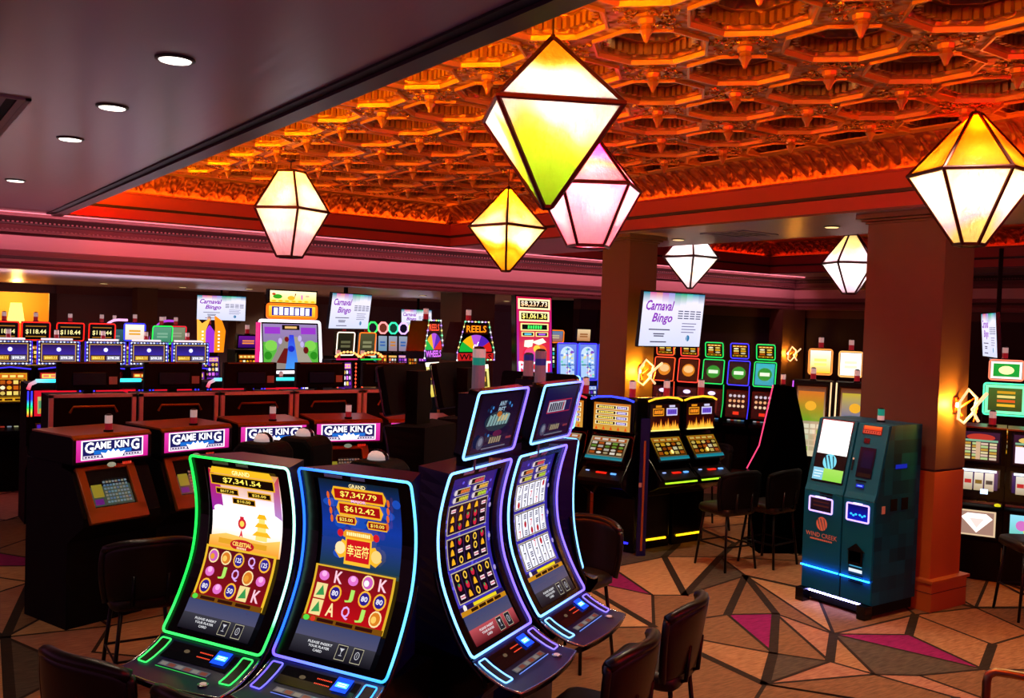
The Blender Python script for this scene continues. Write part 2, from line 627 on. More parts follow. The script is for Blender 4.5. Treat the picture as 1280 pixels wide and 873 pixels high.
# coffered field
PIT = .87
def coffer(mb, cx, cy):
    def octo(r, z, sq=False):
        out = []
        for k in range(8):
            a = PI / 8 + k * PI / 4
            if sq:      # same eight directions clipped to the square cell
                x, y = math.cos(a), math.sin(a)
                m_ = max(abs(x), abs(y))
                out.append((cx + x / m_ * r, cy + y / m_ * r, z))
            else:
                out.append((cx + r * math.cos(a), cy + r * math.sin(a), z))
        return out
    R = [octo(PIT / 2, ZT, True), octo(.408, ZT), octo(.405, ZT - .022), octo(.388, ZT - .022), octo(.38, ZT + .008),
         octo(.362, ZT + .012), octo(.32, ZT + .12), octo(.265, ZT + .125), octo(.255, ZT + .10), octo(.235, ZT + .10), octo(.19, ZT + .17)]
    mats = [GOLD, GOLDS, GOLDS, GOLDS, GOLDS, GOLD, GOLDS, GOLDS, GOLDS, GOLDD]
    for i in range(len(R) - 1):
        vs = R[i] + R[i + 1]
        mb.add(vs, [(k, (k + 1) % 8, 8 + (k + 1) % 8, 8 + k) for k in range(8)], mats[i])
    # corners of the square cell
    sq = R[0]
    for k in range(4):
        a, b = sq[2 * k], sq[(2 * k + 1) % 8]
    for sx, sy in ((1, 1), (-1, 1), (-1, -1), (1, -1)):
        c_ = (cx + sx * PIT / 2, cy + sy * PIT / 2, ZT)
        q = sorted(sq, key=lambda p: (p[0] - c_[0]) ** 2 + (p[1] - c_[1]) ** 2)[:2]
        mb.add([c_, q[0], q[1]], [(0, 1, 2)], GOLD)
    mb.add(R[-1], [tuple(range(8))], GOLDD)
    # egg-and-dart beads round the inner wall
    for k in range(8):
        a0 = PI / 8 + k * PI / 4
        p0 = Vector((math.cos(a0), math.sin(a0))); p1 = Vector((math.cos(a0 + PI / 4), math.sin(a0 + PI / 4)))
        for j in range(4):
            q = p0.lerp(p1, (j + .5) / 4) * .318
            mb.box(GOLDS, cx + q.x - .018, cx + q.x + .018, cy + q.y - .018, cy + q.y + .018, ZT + .03, ZT + .10)

def finial(mb, x, y):
    mb.lathe(GOLDS, [(.085, 0), (.085, -.018), (.055, -.022), (.05, -.05), (.035, -.06), (.045, -.085), (.026, -.115), (.012, -.15), (0, -.16)], (x, y, ZT), 8, rot=PI / 4)

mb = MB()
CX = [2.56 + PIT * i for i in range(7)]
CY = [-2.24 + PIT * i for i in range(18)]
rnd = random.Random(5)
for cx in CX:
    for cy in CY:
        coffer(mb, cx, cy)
for i in range(len(CX) - 1):
    for j in range(len(CY) - 1):
        x, y = CX[i] + PIT / 2, CY[j] + PIT / 2
        finial(mb, x, y)
# scrolled foliage between the coffers: small curled ridges
for cx in CX:
    for cy in CY:
        for q in range(4):
            ang = q * PI / 2 + PI / 4
            for k in range(9):
                rr = rnd.uniform(.44, .60); aa = ang + rnd.uniform(-.40, .40)
                px, py = cx + rr * math.cos(aa), cy + rr * math.sin(aa)
                r0 = rnd.uniform(.018, .036); ph = rnd.uniform(0, 6)
                path = [(px + r0 * (1 - .12 * t) * math.cos(ph + t * .9), py + r0 * (1 - .12 * t) * math.sin(ph + t * .9), ZT - .008) for t in range(7)]
                mb.tube(GLINT, path, .009, 4)
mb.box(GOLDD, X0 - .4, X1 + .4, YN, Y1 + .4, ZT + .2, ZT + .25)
mb.box(GOLD, X0 - .4, X1 + .4, 12.98, Y1 + .4, ZT + .001, ZT + .05)
mb.box(GOLD, X0 - .4, 2.13, YN, Y1 + .4, ZT + .001, ZT + .05)
mb.box(GOLD, 8.21, X1 + .4, YN, Y1 + .4, ZT + .001, ZT + .05)
struct('trim_7', mb)
mb = MB()
mb.box(GOLDD, 9.6, 16.4, YN, Y1 + .4, ZT + .0, ZT + .05)
struct('trim_8', mb)

# header wall dropping from the soffit to the low ceiling
def header(kind, a, b, c, n):
    mb = MB()
    def pt(off, z, t):
        return (t, c - off, z) if kind == 'y' else (c - off, t, z)
    def run(mat, prof):
        for (o0, z0), (o1, z1) in zip(prof, prof[1:]):
            mb.add([pt(o0, z0, a), pt(o0, z0, b), pt(o1, z1, b), pt(o1, z1, a)], [(0, 1, 2, 3)], mat)
    run(MOLD, [(.20, ZC), (.20, 3.74), (.17, 3.73)])
    run(MOLDD, [(.17, 3.73), (.12, 3.66), (.12, 3.64)])
    run(MOLD, [(.12, 3.64), (.10, 3.63), (.06, 3.57), (.06, 3.54), (.02, 3.53), (.0, 3.50)])
    run(CREAM, [(0, 3.50), (0, 3.31)])
    run(MOLD, [(0, 3.31), (.03, 3.30), (.03, 3.235), (.05, 3.23)])
    run(MOLDD, [(.05, 3.23), (.06, 3.19), (.06, 3.185)])
    run(MOLD, [(.06, 3.185), (.10, 3.14), (.10, 3.10), (.13, 3.09), (.13, ZL - .005), (-.1, ZL - .005)])
    L = abs(b - a)
    m_ = int(L / .055)
    for i in range(m_):       # dentils
        t = a + (b - a) * (i + .25) / m_; t2 = t + (b - a) / m_ * .5
        for o0, o1, z0, z1 in ((.115, .135, 3.662, 3.685), (.055, .075, 3.562, 3.582), (.095, .112, 3.125, 3.142)):
            p = pt(o0, z0, t); q = pt(o1, z1, t2)
            mb.box(MOLD, min(p[0], q[0]), max(p[0], q[0]), min(p[1], q[1]), max(p[1], q[1]), z0, z1)
    return struct(n, mb)
header('y', -6, XH, YH, 'trim_9')
header('x', YN, YH, XH, 'trim_10')

# walls
mb = MB()
DX0, DX1 = 2.2, 3.72
mb.box(WALLP, -6, DX0, 24, 24.2, 0, ZL)
mb.box(WALLP, DX1, 20.5, 24, 24.2, 0, ZL)
mb.box(WALLP, DX0, DX1, 24, 24.2, 2.86, ZL)
mb.box(MOLD, DX1, 20.5, 23.93, 24, 2.86, ZL)
struct('wall_back', mb)
mb = MB()
WALLD = M('wall_dark_plum_paint', '221a2a', .75, 0, .2)
mb.box(WALLD, 11.3, XH + .2, 14.12, 14.3, 0, 2.86)
mb.box(WALLM, 11.3, XH + .2, 14.08, 14.3, 2.86, ZL - .002)
struct('wall_back_right', mb)
mb = MB()
mb.box(WALLD, XH + .2, XH + .4, YN, 14.3, 0, 2.88)
mb.box(WALLM, XH + .16, XH + .4, YN, 14.3, 2.88, ZL - .002)
struct('wall_right', mb)
PILL2 = M('pillar_paint_lit_yellow', '6e5e30', .55)  # olive base puts the yellowish light on this pillar into its colour
def pillar(x0, x1, y0, y1, top, cap, n, base=True, PILL=PILL):
    mb = MB()
    mb.box(PILL, x0, x1, y0, y1, 1.33, top)
    mb.box(MOLDD, x0 + .008, x1 - .008, y0 + .008, y1 - .008, 1.31, 1.33)
    mb.box(PILLO, x0, x1, y0, y1, 0, 1.31)
    e = .05
    if base:
        mb.box(PILLO, x0 - e, x1 + e, y0 - e, y1 + e, 0, .27)
        mb.box(PILLO, x0 - e - .02, x1 + e + .02, y0 - e - .02, y1 + e + .02, .27, .30)
        mb.box(MOLDD, x0 - e - .006, x1 + e + .006, y0 - e - .006, y1 + e + .006, .175, .18)
    if cap:
        for k, (o, z) in enumerate(((.02, .10), (.05, .075), (.09, .05))):
            mb.box(PILL, x0 - o, x1 + o, y0 - o, y1 + o, top - z, top - z + (.02 if k < 2 else .05))
    return struct(n, mb, bevel=.006)
pillar(8.30, 8.80, 4.97, 5.80, ZC, True, 'pillar_1')
pillar(8.25, 8.74, 9.30, 9.85, ZC, True, 'pillar_2', True, PILL2)
pillar(8.75, 9.45, 14.25, 15.0, ZL, False, 'pillar_3')
pillar(7.1, 7.75, 21.4, 22.0, ZL, False, 'pillar_4')
pillar(5.25, 5.7, 22.8, 23.3, ZL, False, 'pillar_5')
pillar(16.75, 17.5, 13.75, 14.2, ZL - .01, False, 'pillar_6')

# lit room seen through the doorway at the back
YEL = M('doorway_ochre_paint', 'd8a040', .6)
mb = MB()
mb.box(YEL, DX0, DX1 + .6, 26.0, 26.1, 0, 2.95)
mb.box(YEL, DX1 + .55, DX1 + .65, 24.2, 26.0, 0, 2.95)
mb.box(YEL, DX0 - .7, DX0 - .6, 24.2, 26.0, 0, 2.95)
mb.box(YEL, DX0 - .7, DX1 + .65, 24.2, 26.1, 2.92, 3.0)
mb.box(WALLM, DX1 - .14, DX1 + .02, 23.94, 24.0, 0, 2.86)
struct('wall_back_room', mb)

# =================================================================== CURVED SLOT MACHINES
PROF = [(.0, 1.905), (-.03, 1.80), (-.052, 1.68), (-.053, 1.56), (-.032, 1.43), (.015, 1.31), (.078, 1.19), (.145, 1.09)]
def u_at(z):
    P = PROF
    if z >= P[0][1]: return P[0][0] + (z - P[0][1]) * .3
    if z <= P[-1][1]: return P[-1][0] + (P[-1][1] - z) * .7
    for i in range(len(P) - 1):
        if P[i][1] >= z >= P[i + 1][1]:
            p1, p2 = P[i], P[i + 1]
            p0 = P[max(0, i - 1)]; p3 = P[min(len(P) - 1, i + 2)]
            t = (z - p1[1]) / (p2[1] - p1[1])
            m1 = (p2[0] - p0[0]) / (p2[1] - p0[1]) * (p2[1] - p1[1])
            m2 = (p3[0] - p1[0]) / (p3[1] - p1[1]) * (p2[1] - p1[1])
            return ((2 * t ** 3 - 3 * t * t + 1) * p1[0] + (t ** 3 - 2 * t * t + t) * m1 + (-2 * t ** 3 + 3 * t * t) * p2[0] + (t ** 3 - t * t) * m2)
CW = .61
ZB, ZTOP = 1.095, 1.9
def curve_pt(x, z, d):
    """point on the curved front, d metres in front of it"""
    e = .004
    du = (u_at(z + e) - u_at(z - e)) / (2 * e)
    n = Vector((0, -1, -du)).normalized()
    return Vector((x, -u_at(z), z)) + n * d

DECK = [(.145, 1.085), (.20, 1.05), (.26, 1.022), (.31, 1.006), (.385, .998)]
def deck_pt(x, u, d=0.):
    bulge = .035 * (1 - (2 * x / CW) ** 2)
    k = (u - .145) / (.385 - .145)
    for i in range(len(DECK) - 1):
        if u <= DECK[i + 1][0] or i == len(DECK) - 2:
            a, b = DECK[i], DECK[i + 1]
            t = (u - a[0]) / (b[0] - a[0])
            z = a[1] + (b[1] - a[1]) * t
            break
    return Vector((x, -(u + bulge * max(0, k) ** 2), z + d))

def round_rect(x0, y0, x1, y1, r, n=4):
    out = []
    for cx, cy, a0 in ((x1 - r, y1 - r, 0), (x0 + r, y1 - r, PI / 2), (x0 + r, y0 + r, PI), (x1 - r, y0 + r, 1.5 * PI)):
        for i in range(n + 1):
            a = a0 + PI / 2 * i / n
            out.append((cx + r * math.cos(a), cy + r * math.sin(a)))
    return out

def dense(pts, step):
    out = []
    n = len(pts)
    for i in range(n):
        a, b = pts[i], pts[(i + 1) % n]
        k = max(1, int(math.hypot(b[0] - a[0], b[1] - a[1]) / step))
        for j in range(k):
            out.append((a[0] + (b[0] - a[0]) * j / k, a[1] + (b[1] - a[1]) * j / k))
    return out

def neon_loop(mb, pts2, fn, r, colf, mat=None):
    P = [fn(x, y) for x, y in pts2]
    vs0 = len(mb.v)
    n = 7
    cols = [colf(x, y) for x, y in pts2]
    # tube with one colour per ring
    tmp = MB()
    tmp.tube(mat or NEON, P, r, n, True)
    cl = []
    for c in cols:
        cl += [c] * n
    mb.add(tmp.v, tmp.f, mat or NEON, cl)

def candle(parent, x, y, z, s=1., bands=None):
    """stacked signal lamp on a machine's roof"""
    bands = bands or ((LREDM, .045), (LWHT, .045))
    mb = MB()
    r = .024 * s
    mb.lathe(CHAR, [(r * 1.3, 0), (r * 1.3, .012 * s), (r, .014 * s)], (x, y, z), 12)
    zz = z + .014 * s
    for m, h in bands:
        mb.lathe(m, [(r, 0), (r, h * s), (r * .95, h * s + .003)], (x, y, zz), 12)
        zz += h * s + .003
    mb.lathe(CHAR, [(r * .95, 0), (r * .6, .008 * s), (0, .01 * s)], (x, y, zz), 12)
    return mb.build('signal_lamp', parent, smooth=False)

SYM = ['e8b020', 'd03060', '40a0e0', '50c050', 'e07020', 'c060d0', 'f0e0c0']
def reel_block(a, x0, z0, x1, z1, rows, cols, seed, style, bg=None):
    """grid of reel symbols"""
    rd = random.Random(seed)
    cw = (x1 - x0) / cols; ch = (z1 - z0) / rows
    if bg: a.rect(x0, z0, x1, z1, bg)
    base = a.d
    for i in range(cols):
        if style in ('white', 'dark'):
            a.d = base
            a.rect(x0 + cw * (i + .06), z0 + ch * .04, x0 + cw * (i + .94), z1 - ch * .04, C('f2f2ff', 1.1) if style == 'white' else C('120a18', .8))
        for j in range(rows):
            a.d = base + .0016
            cx = x0 + cw * (i + .5); cy = z0 + ch * (j + .5)
            k = rd.random()
            r = min(cw * .5, ch * .46)
            if style == 'white':
                if k < .45: a.text('7', cx, cy, r * 1.2, r * 1.8, C('10101c') if k < .32 else C('d01020', 1.1))
                elif k < .62: a.disc(cx, cy, r * .7, C('c01828'), r * .9); a.rect(cx - r * .1, cy + r * .6, cx + r * .2, cy + r * 1.1, C('20702c'))
                else:
                    for q in range(3): a.rect(cx - r * .8, cy - r * .7 + q * r * .5, cx + r * .8, cy - r * .42 + q * r * .5, C('50506a'))
            elif style == 'dark':
                if k < .35: a.poly([(cx - r * .9, cy - r * .6), (cx + r * .9, cy - r * .6), (cx + r * .55, cy + r * .5), (cx, cy + r), (cx - r * .55, cy + r * .5)], C('f0a81c', 1.2))
                elif k < .6: a.rect(cx - r * 1.1, cy - r * .45, cx + r * 1.1, cy + r * .45, C('f4d8e0')); a.rect(cx - r * 1.0, cy - r * .12, cx + r * 1.0, cy + r * .12, C('c02850'))
                elif k < .8: a.disc(cx, cy, r * .85, C('c8203c', 1.1)); a.disc(cx - r * .2, cy + r * .5, r * .4, C('2c9a50'))
                else: a.ring(cx, cy, r * .9, r * .35, C('f4c040', 1.2))
            else:
                if k < .38:
                    t = rd.choice('QKAJ')
                    a.text(t, cx, cy, r * 1.4, r * 1.7, C({'Q': 'd8a8f0', 'K': 'ffc8d8', 'A': 'ffe0a0', 'J': 'a8e060'}[t], 1.15), .05)
                elif k < .62:
                    a.disc(cx, cy, r * 1.1, C('f0b030', 1.15)); a.disc(cx, cy, r * .85, C('2a1c8a')); a.text(rd.choice(['50', '125', '80']), cx, cy, r * 1.1, r * .7, C('f4f0ff', 1.1), .05)
                elif k < .8:
                    a.disc(cx, cy, r * 1.05, C('ffe0a0', 1.1)); a.disc(cx, cy, r * .85, C(rd.choice(['d83020', 'e08020', '5aa8d8', 'd060c0'])))
                    a.disc(cx - r * .2, cy - r * .1, r * .45, C(rd.choice(['ffd060', 'ffffff', 'f0a030'])))
                elif k < .92:
                    a.disc(cx, cy - r * .1, r * .9, C('e070c8', 1.1), r * .7); a.disc(cx, cy + r * .15, r * .45, C('ffb0e8', 1.1), r * .4)
                else:
                    a.rect(cx - r, cy - r, cx + r, cy + r, C('f0d890', 1.1)); a.poly([(cx - r * .7, cy - r * .7), (cx + r * .8, cy - r * .5), (cx + r * .2, cy + r * .8)], C('3a9a50'))
    a.d = base + .004

def money_plate(a, cx, cy, w, h, body, rim='f0b020', plate='200806', col='ffe860', frac=.74):
    a.poly([(cx - w / 2 - h * .35, cy), (cx - w / 2, cy - h * .72), (cx + w / 2, cy - h * .72), (cx + w / 2 + h * .35, cy), (cx + w / 2, cy + h * .72), (cx - w / 2, cy + h * .72)], C(rim, 1.1))
    a.rect(cx - w / 2 + h * .05, cy - h * .5, cx + w / 2 - h * .05, cy + h * .5, C(plate))
    a.text(body, cx, cy, w * frac, h * .66, C(col, 1.2), .035)

def card_strip(a, x0, x1, red=False):
    """lower service window of the curved screens"""
    w = x1 - x0
    a.rect(x0, 1.186, x1, 1.242, C('50506e'), C('3c4670'))
    a.rect(x0, 1.122, x1, 1.186, C('5a1018') if red else C('101018'), C('c05058') if red else C('3a3a44'))
    d = a.d
    for k, t in enumerate(('PLEASE INSERT', 'YOUR PLAYER', 'CARD')):
        a.text(t, x0 + w * .34, 1.170 - k * .014, w * (.30, .26, .11)[k], .009, C('f0f0f4', 1.1), .02)
    for k in range(2):
        a.d = d
        cx = x0 + w * (.62 + .19 * k)
        a.rect(cx - .026, 1.128, cx + .026, 1.182, C('20202a')); a.frame(cx - .026, 1.128, cx + .026, 1.182, .002, C('c8c0a0'))
        if k == 0:
            a.poly([(cx - .012, 1.170), (cx + .012, 1.170), (cx, 1.157)], C('d0d0d8')); a.rect(cx - .001, 1.144, cx + .001, 1.158, C('d0d0d8')); a.rect(cx - .008, 1.143, cx + .008, 1.145, C('d0d0d8'))
        else:
            a.ring(cx, 1.156, .012, .0025, C('d0d0d8'), .014); a.rect(cx - .001, 1.150, cx + .001, 1.163, C('d0d0d8'))

def art_gold_palace(a, x0, x1):
    w = x1 - x0; cx = (x0 + x1) / 2
    a.rect(x0, 1.60, x1, 1.845, C('f8e8f0', 1.35), C('d89050', 1.0))
    a.d -= a.lay; a.rect(x0, 1.47, x1, 1.60, C('f0b060', 1.2), C('fff4f4', 1.5)); a.rect(x0, 1.60, x1, 1.72, C('fff4f4', 1.5), C('f0d8f0', 1.3))
    d = a.d
    for s_ in (0, 1):       # dusk at the sides
        a.d = d
        q = x0 if s_ == 0 else x1
        e = .07 if s_ == 0 else -.045
        a.poly([(q, 1.64), (q + e, 1.66), (q + e * .9, 1.80), (q, 1.845)], C('a030b0' if s_ == 0 else 'c090d8'), C('c01820'))
    a.d = d + a.lay
    # clouds and a small gilded pavilion
    for px, pz, r in ((-.14, 1.60, .05), (.1, 1.66, .06), (-.04, 1.665, .07), (.16, 1.60, .04), (-.17, 1.655, .035)):
        a.disc(cx + px, pz, r, C('fff8f8', 1.5), r * .5)
    for k in range(3):
        hw = .058 - .013 * k; z = 1.535 + .04 * k
        a.poly([(cx + .10 - hw, z + .02), (cx + .10 + hw, z + .02), (cx + .10 + hw * .55, z + .042), (cx + .10 - hw * .55, z + .042)], C('f0b018', 1.2))
        a.rect(cx + .10 - hw * .6, z, cx + .10 + hw * .6, z + .02, C('f8d870', 1.2))
    a.poly([(x0, 1.525), (x0 + .1, 1.545), (x1 - .1, 1.53), (x1, 1.55), (x1, 1.47), (x0, 1.47)], C('f09020', 1.15), C('f8c860', 1.2))
    # red and gold lucky knot with streamers in the middle
    a.disc(cx - .02, 1.60, .026, C('d02030', 1.1)); a.disc(cx - .02, 1.60, .014, C('f8d050', 1.2))
    a.poly([(cx - .02, 1.575), (cx - .032, 1.535), (cx - .02, 1.545), (cx - .008, 1.535)], C('d82838', 1.1)); a.rect(cx - .032, 1.622, cx - .008, 1.634, C('d02030', 1.1))
    # grand and smaller plates
    a.poly([(x0 + .02, 1.83), (x1 - .02, 1.83), (x1 - .04, 1.862), (x0 + .04, 1.862)], C('f0b820', 1.15))
    a.text('GRAND', cx, 1.842, .11, .022, C('fff0a0', 1.3), .05)
    a.rect(x0 + .018, 1.775, x1 - .018, 1.828, C('e8a818', 1.1)); a.rect(x0 + .026, 1.781, x1 - .026, 1.822, C('120804'))
    a.text('$7,341.54', cx, 1.801, .235, .028, C('ffe45a', 1.3), .04)
    for px, pz, t in ((-.10, 1.748, '$617.10'), (.10, 1.748, '$25.00'), (0, 1.708, '$10.00')):
        d = a.d
        a.rect(cx + px - .072, pz - .016, cx + px + .072, pz + .016, C('e0a020', 1.1)); a.rect(cx + px - .067, pz - .012, cx + px + .067, pz + .010, C('180a04'))
        a.text(t, cx + px, pz - .001, .085, .014, C('ffd850', 1.2), .04); a.d = d
    a.d += .003
    # title ribbon
    a.rect(cx - .15, 1.498, cx + .15, 1.522, C('e0a020', 1.1))
    a.disc(cx, 1.502, .075, C('c01820', 1.0), .026, 20); a.text('CELESTIAL', cx, 1.506, .118, .019, C('ffe068', 1.3), .05); a.glyphs(cx, 1.488, .06, .010, 6, C('ffd0a0', 1.2))
    # reels
    a.rect(x0, 1.245, x1, 1.482, C('e8b828', 1.1)); a.rect(x0 + .014, 1.262, x1 - .014, 1.472, C('8a0c14'), C('5a0610'))
    reel_block(a, x0 + .02, 1.268, x1 - .02, 1.468, 3, 5, 11, 'asia')
    a.rect(x0, 1.243, x1, 1.264, C('7a4a08')); a.disc(x0 + .025, 1.253, .017, C('50d040', 1.2), .011)
    for k in range(3): a.rect(x0 + .06 + k * .11, 1.247, x0 + .15 + k * .11, 1.260, C('301004'))
    card_strip(a, x0, x1)

def art_blue_lucky(a, x0, x1):
    w = x1 - x0; cx = (x0 + x1) / 2
    a.rect(x0, 1.46, x1, 1.65, C('0c3a34', .9), C('1238a0', 1.0)); a.d -= a.lay
    a.rect(x0, 1.65, x1, 1.862, C('1238a0', 1.0), C('08222c', .8))
    for k in range(14):
        a.d = .002
        rd = random.Random(k); a.disc(x0 + w * rd.random(), 1.50 + .3 * rd.random(), .035 * rd.random() + .02, C('1a50c0', .9), .02)
    a.d = .004
    money_plate(a, cx, 1.800, .27, .044, '$7,347.79', plate='a80c10')
    a.text('GRAND', cx, 1.842, .09, .018, C('ffe8a0', 1.2), .05)
    money_plate(a, cx, 1.735, .225, .044, '$612.42', plate='a80c10')
    a.text('MAJOR', cx, 1.773, .08, .016, C('f0b0f0', 1.2), .05)
    money_plate(a, cx - .075, 1.685, .10, .026, '$25.00', plate='900c10'); a.d -= .003
    money_plate(a, cx + .095, 1.677, .10, .026, '$10.00', plate='900c10')
    for s_ in (-1, 1):
        a.tube = None
        for k in range(4): a.disc(cx + s_ * (.165 - .004 * k), 1.79 - .035 * k, .008, C('e06020', 1.1), .018, 8)
    # scroll with the lucky charm characters, coins and roses
    a.poly([(cx - .13, 1.545), (cx - .09, 1.60), (cx - .03, 1.575), (cx - .05, 1.53), (cx - .1, 1.515)], C('f0b020', 1.15)); a.d -= .0005
    a.poly([(cx + .13, 1.53), (cx + .09, 1.585), (cx + .03, 1.57), (cx + .05, 1.52), (cx + .1, 1.50)], C('f0b020', 1.15))
    a.disc(cx - .10, 1.56, .028, C('f8d8a0', 1.2)); a.disc(cx + .10, 1.545, .028, C('f8c870', 1.2))
    a.rect(cx - .072, 1.493, cx + .072, 1.618, C('f0b828', 1.15)); a.rect(cx - .064, 1.508, cx + .064, 1.604, C('d01018', 1.05))
    a.text('\u5e78\u8fd0\u7b26', cx, 1.556, .118, .052, C('ffe878', 1.3), .02)
    a.poly([(cx - .09, 1.625), (cx - .07, 1.645), (cx + .07, 1.645), (cx + .09, 1.625), (cx + .08, 1.612), (cx - .08, 1.612)], C('e89a20', 1.1))
    a.glyphs(cx, 1.629, .13, .016, 12, C('fff0a8', 1.2))
    for s_ in (-1, 1): a.disc(cx + s_ * .098, 1.628, .017, C('d01828', 1.1))
    a.rect(x0, 1.245, x1, 1.475, C('e0b028', 1.05)); a.rect(x0 + .012, 1.262, x1 - .012, 1.468, C('c00c14'), C('6a0810'))
    reel_block(a, x0 + .018, 1.266, x1 - .018, 1.466, 3, 5, 23, 'asia')
    a.rect(x0, 1.243, x1, 1.264, C('7a4a08')); a.disc(x0 + .025, 1.253, .017, C('50d040', 1.2), .011); a.disc(x0 + .062, 1.253, .014, C('d83020', 1.1), .010)
    for k in range(3): a.rect(x0 + .085 + k * .105, 1.247, x0 + .175 + k * .105, 1.260, C('300c04'))
    card_strip(a, x0, x1)

def art_three_reels(a, x0, x1, style):
    cx = (x0 + x1) / 2; w = x1 - x0
    a.rect(x0, 1.25, x1, 1.855, C('3a30b8', 1.0), C('281a78', .9))
    rd = random.Random(4)
    for k in range(60):
        a.d = .001
        a.disc(x0 + w * rd.random(), 1.27 + .56 * rd.random(), .012, C('5a50e0', 1.0), .008, 6)
    a.d = .002
    cols = ['e04858', 'e87838', 'f0b848', 'd8d040', 'b8d838']
    rows = [(1.824, [(.03, .13)]), (1.788, [(-.09, .125), (.09, .125)]), (1.752, [(-.09, .125), (.09, .125)])]
    kk = 0
    for z, it in rows:
        for px, ww in it:
            d = a.d
            a.rect(cx + px - ww / 2, z - .014, cx + px + ww / 2, z + .014, C('e8d8b0', .9)); a.rect(cx + px - ww / 2 + .004, z - .011, cx + px + ww / 2 - .004, z + .011, C('1c1014'))
            a.glyphs(cx + px + ww * .1, z, ww * .66, .016, 7, C(cols[kk], 1.1), .002)
            a.disc(cx + px - ww / 2 - .012, z, .014, C('e8d8e0', .9)); kk += 1; a.d = d
    a.d = .006
    for k in range(3):
        z1 = 1.73 - k * .152
        off = (0, .0, .006)[k]
        a.rect(x0 + .015 + off, z1 - .136, x1 - .045 + off, z1, C('d8c8a0', .9))
        a.rect(x0 + .019 + off, z1 - .132, x1 - .049 + off, z1 - .004, C('301848'))
        reel_block(a, x0 + .021 + off, z1 - .130, x1 - .051 + off, z1 - .006, 3, 5, 31 + k + (9 if style == 'white' else 0), style)
        a.disc(x1 - .022, z1 - .05, .012, C('b0a0e0', .9))
        a.d = .006
    a.rect(x0, 1.262, x1, 1.280, C('20184a')); a.disc(x0 + .05, 1.271, .015, C('f0e8e0', 1.1)); a.rect(x0 + .13, 1.264, x1 - .08, 1.278, C('e8d020', 1.1))
    a.rect(x0, 1.242, x1, 1.262, C('c88818', 1.0))
    for k in range(4): a.rect(x0 + .09 + k * .075, 1.246, x0 + .155 + k * .075, 1.259, C('281404'))
    card_strip(a, x0, x1, style == 'dark')

def art_toppers(a, kind):
    if kind == 'quick':
        a.rect(-.2, .02, .2, .30, C('0a0c3a', .8), C('080820', .8))
        for k, t in enumerate(('ANY', 'BET')): a.text(t, .02, .25 - .03 * k, .07, .024, C('b0d0e8', .8), .04)
        a.disc(.0, .165, .125, C('203848', .7), .05, 20)
        a.glyphs(.0, .172, .21, .055, 7, C('90b8b8', .75), .018); a.glyphs(.04, .178, .10, .03, 3, C('d8c890', .75), .012)
        a.disc(.0, .20, .025, C('c06828', .8), .014)
        for px, pz in ((-.08, .235), (.08, .25), (.105, .235), (-.1, .22), (-.07, .10)): a.disc(px, pz, .008, C('4090e0', .8))
        a.disc(.015, .105, .045, C('601848', .7), .016)
    else:
        a.rect(-.2, .02, .2, .30, C('180a30', .8), C('14124a', .9))
        a.rect(-.14, .155, .16, .227, C('c02848', .8)); a.rect(-.135, .16, .155, .222, C('141450', .8))
        a.rect(-.135, .163, .08, .219, C('c8c8d8', .85)); a.glyphs(-.03, .19, .19, .046, 7, C('30304a', .7), .004); a.rect(.05, .165, .058, .217, C('d02038', .9))
    a.disc(-.14, .07, .034, C('505878', .6)); a.disc(-.14, .075, .02, C('9098b0', .6)); a.glyphs(.0, .075, .12, .03, 5, C('b0a080', .65), .004)
    a.glyphs(.14, .075, .06, .012, 5, C('b04850', .6)); a.rect(-.12, .036, .12, .042, C('9098b0', .5))

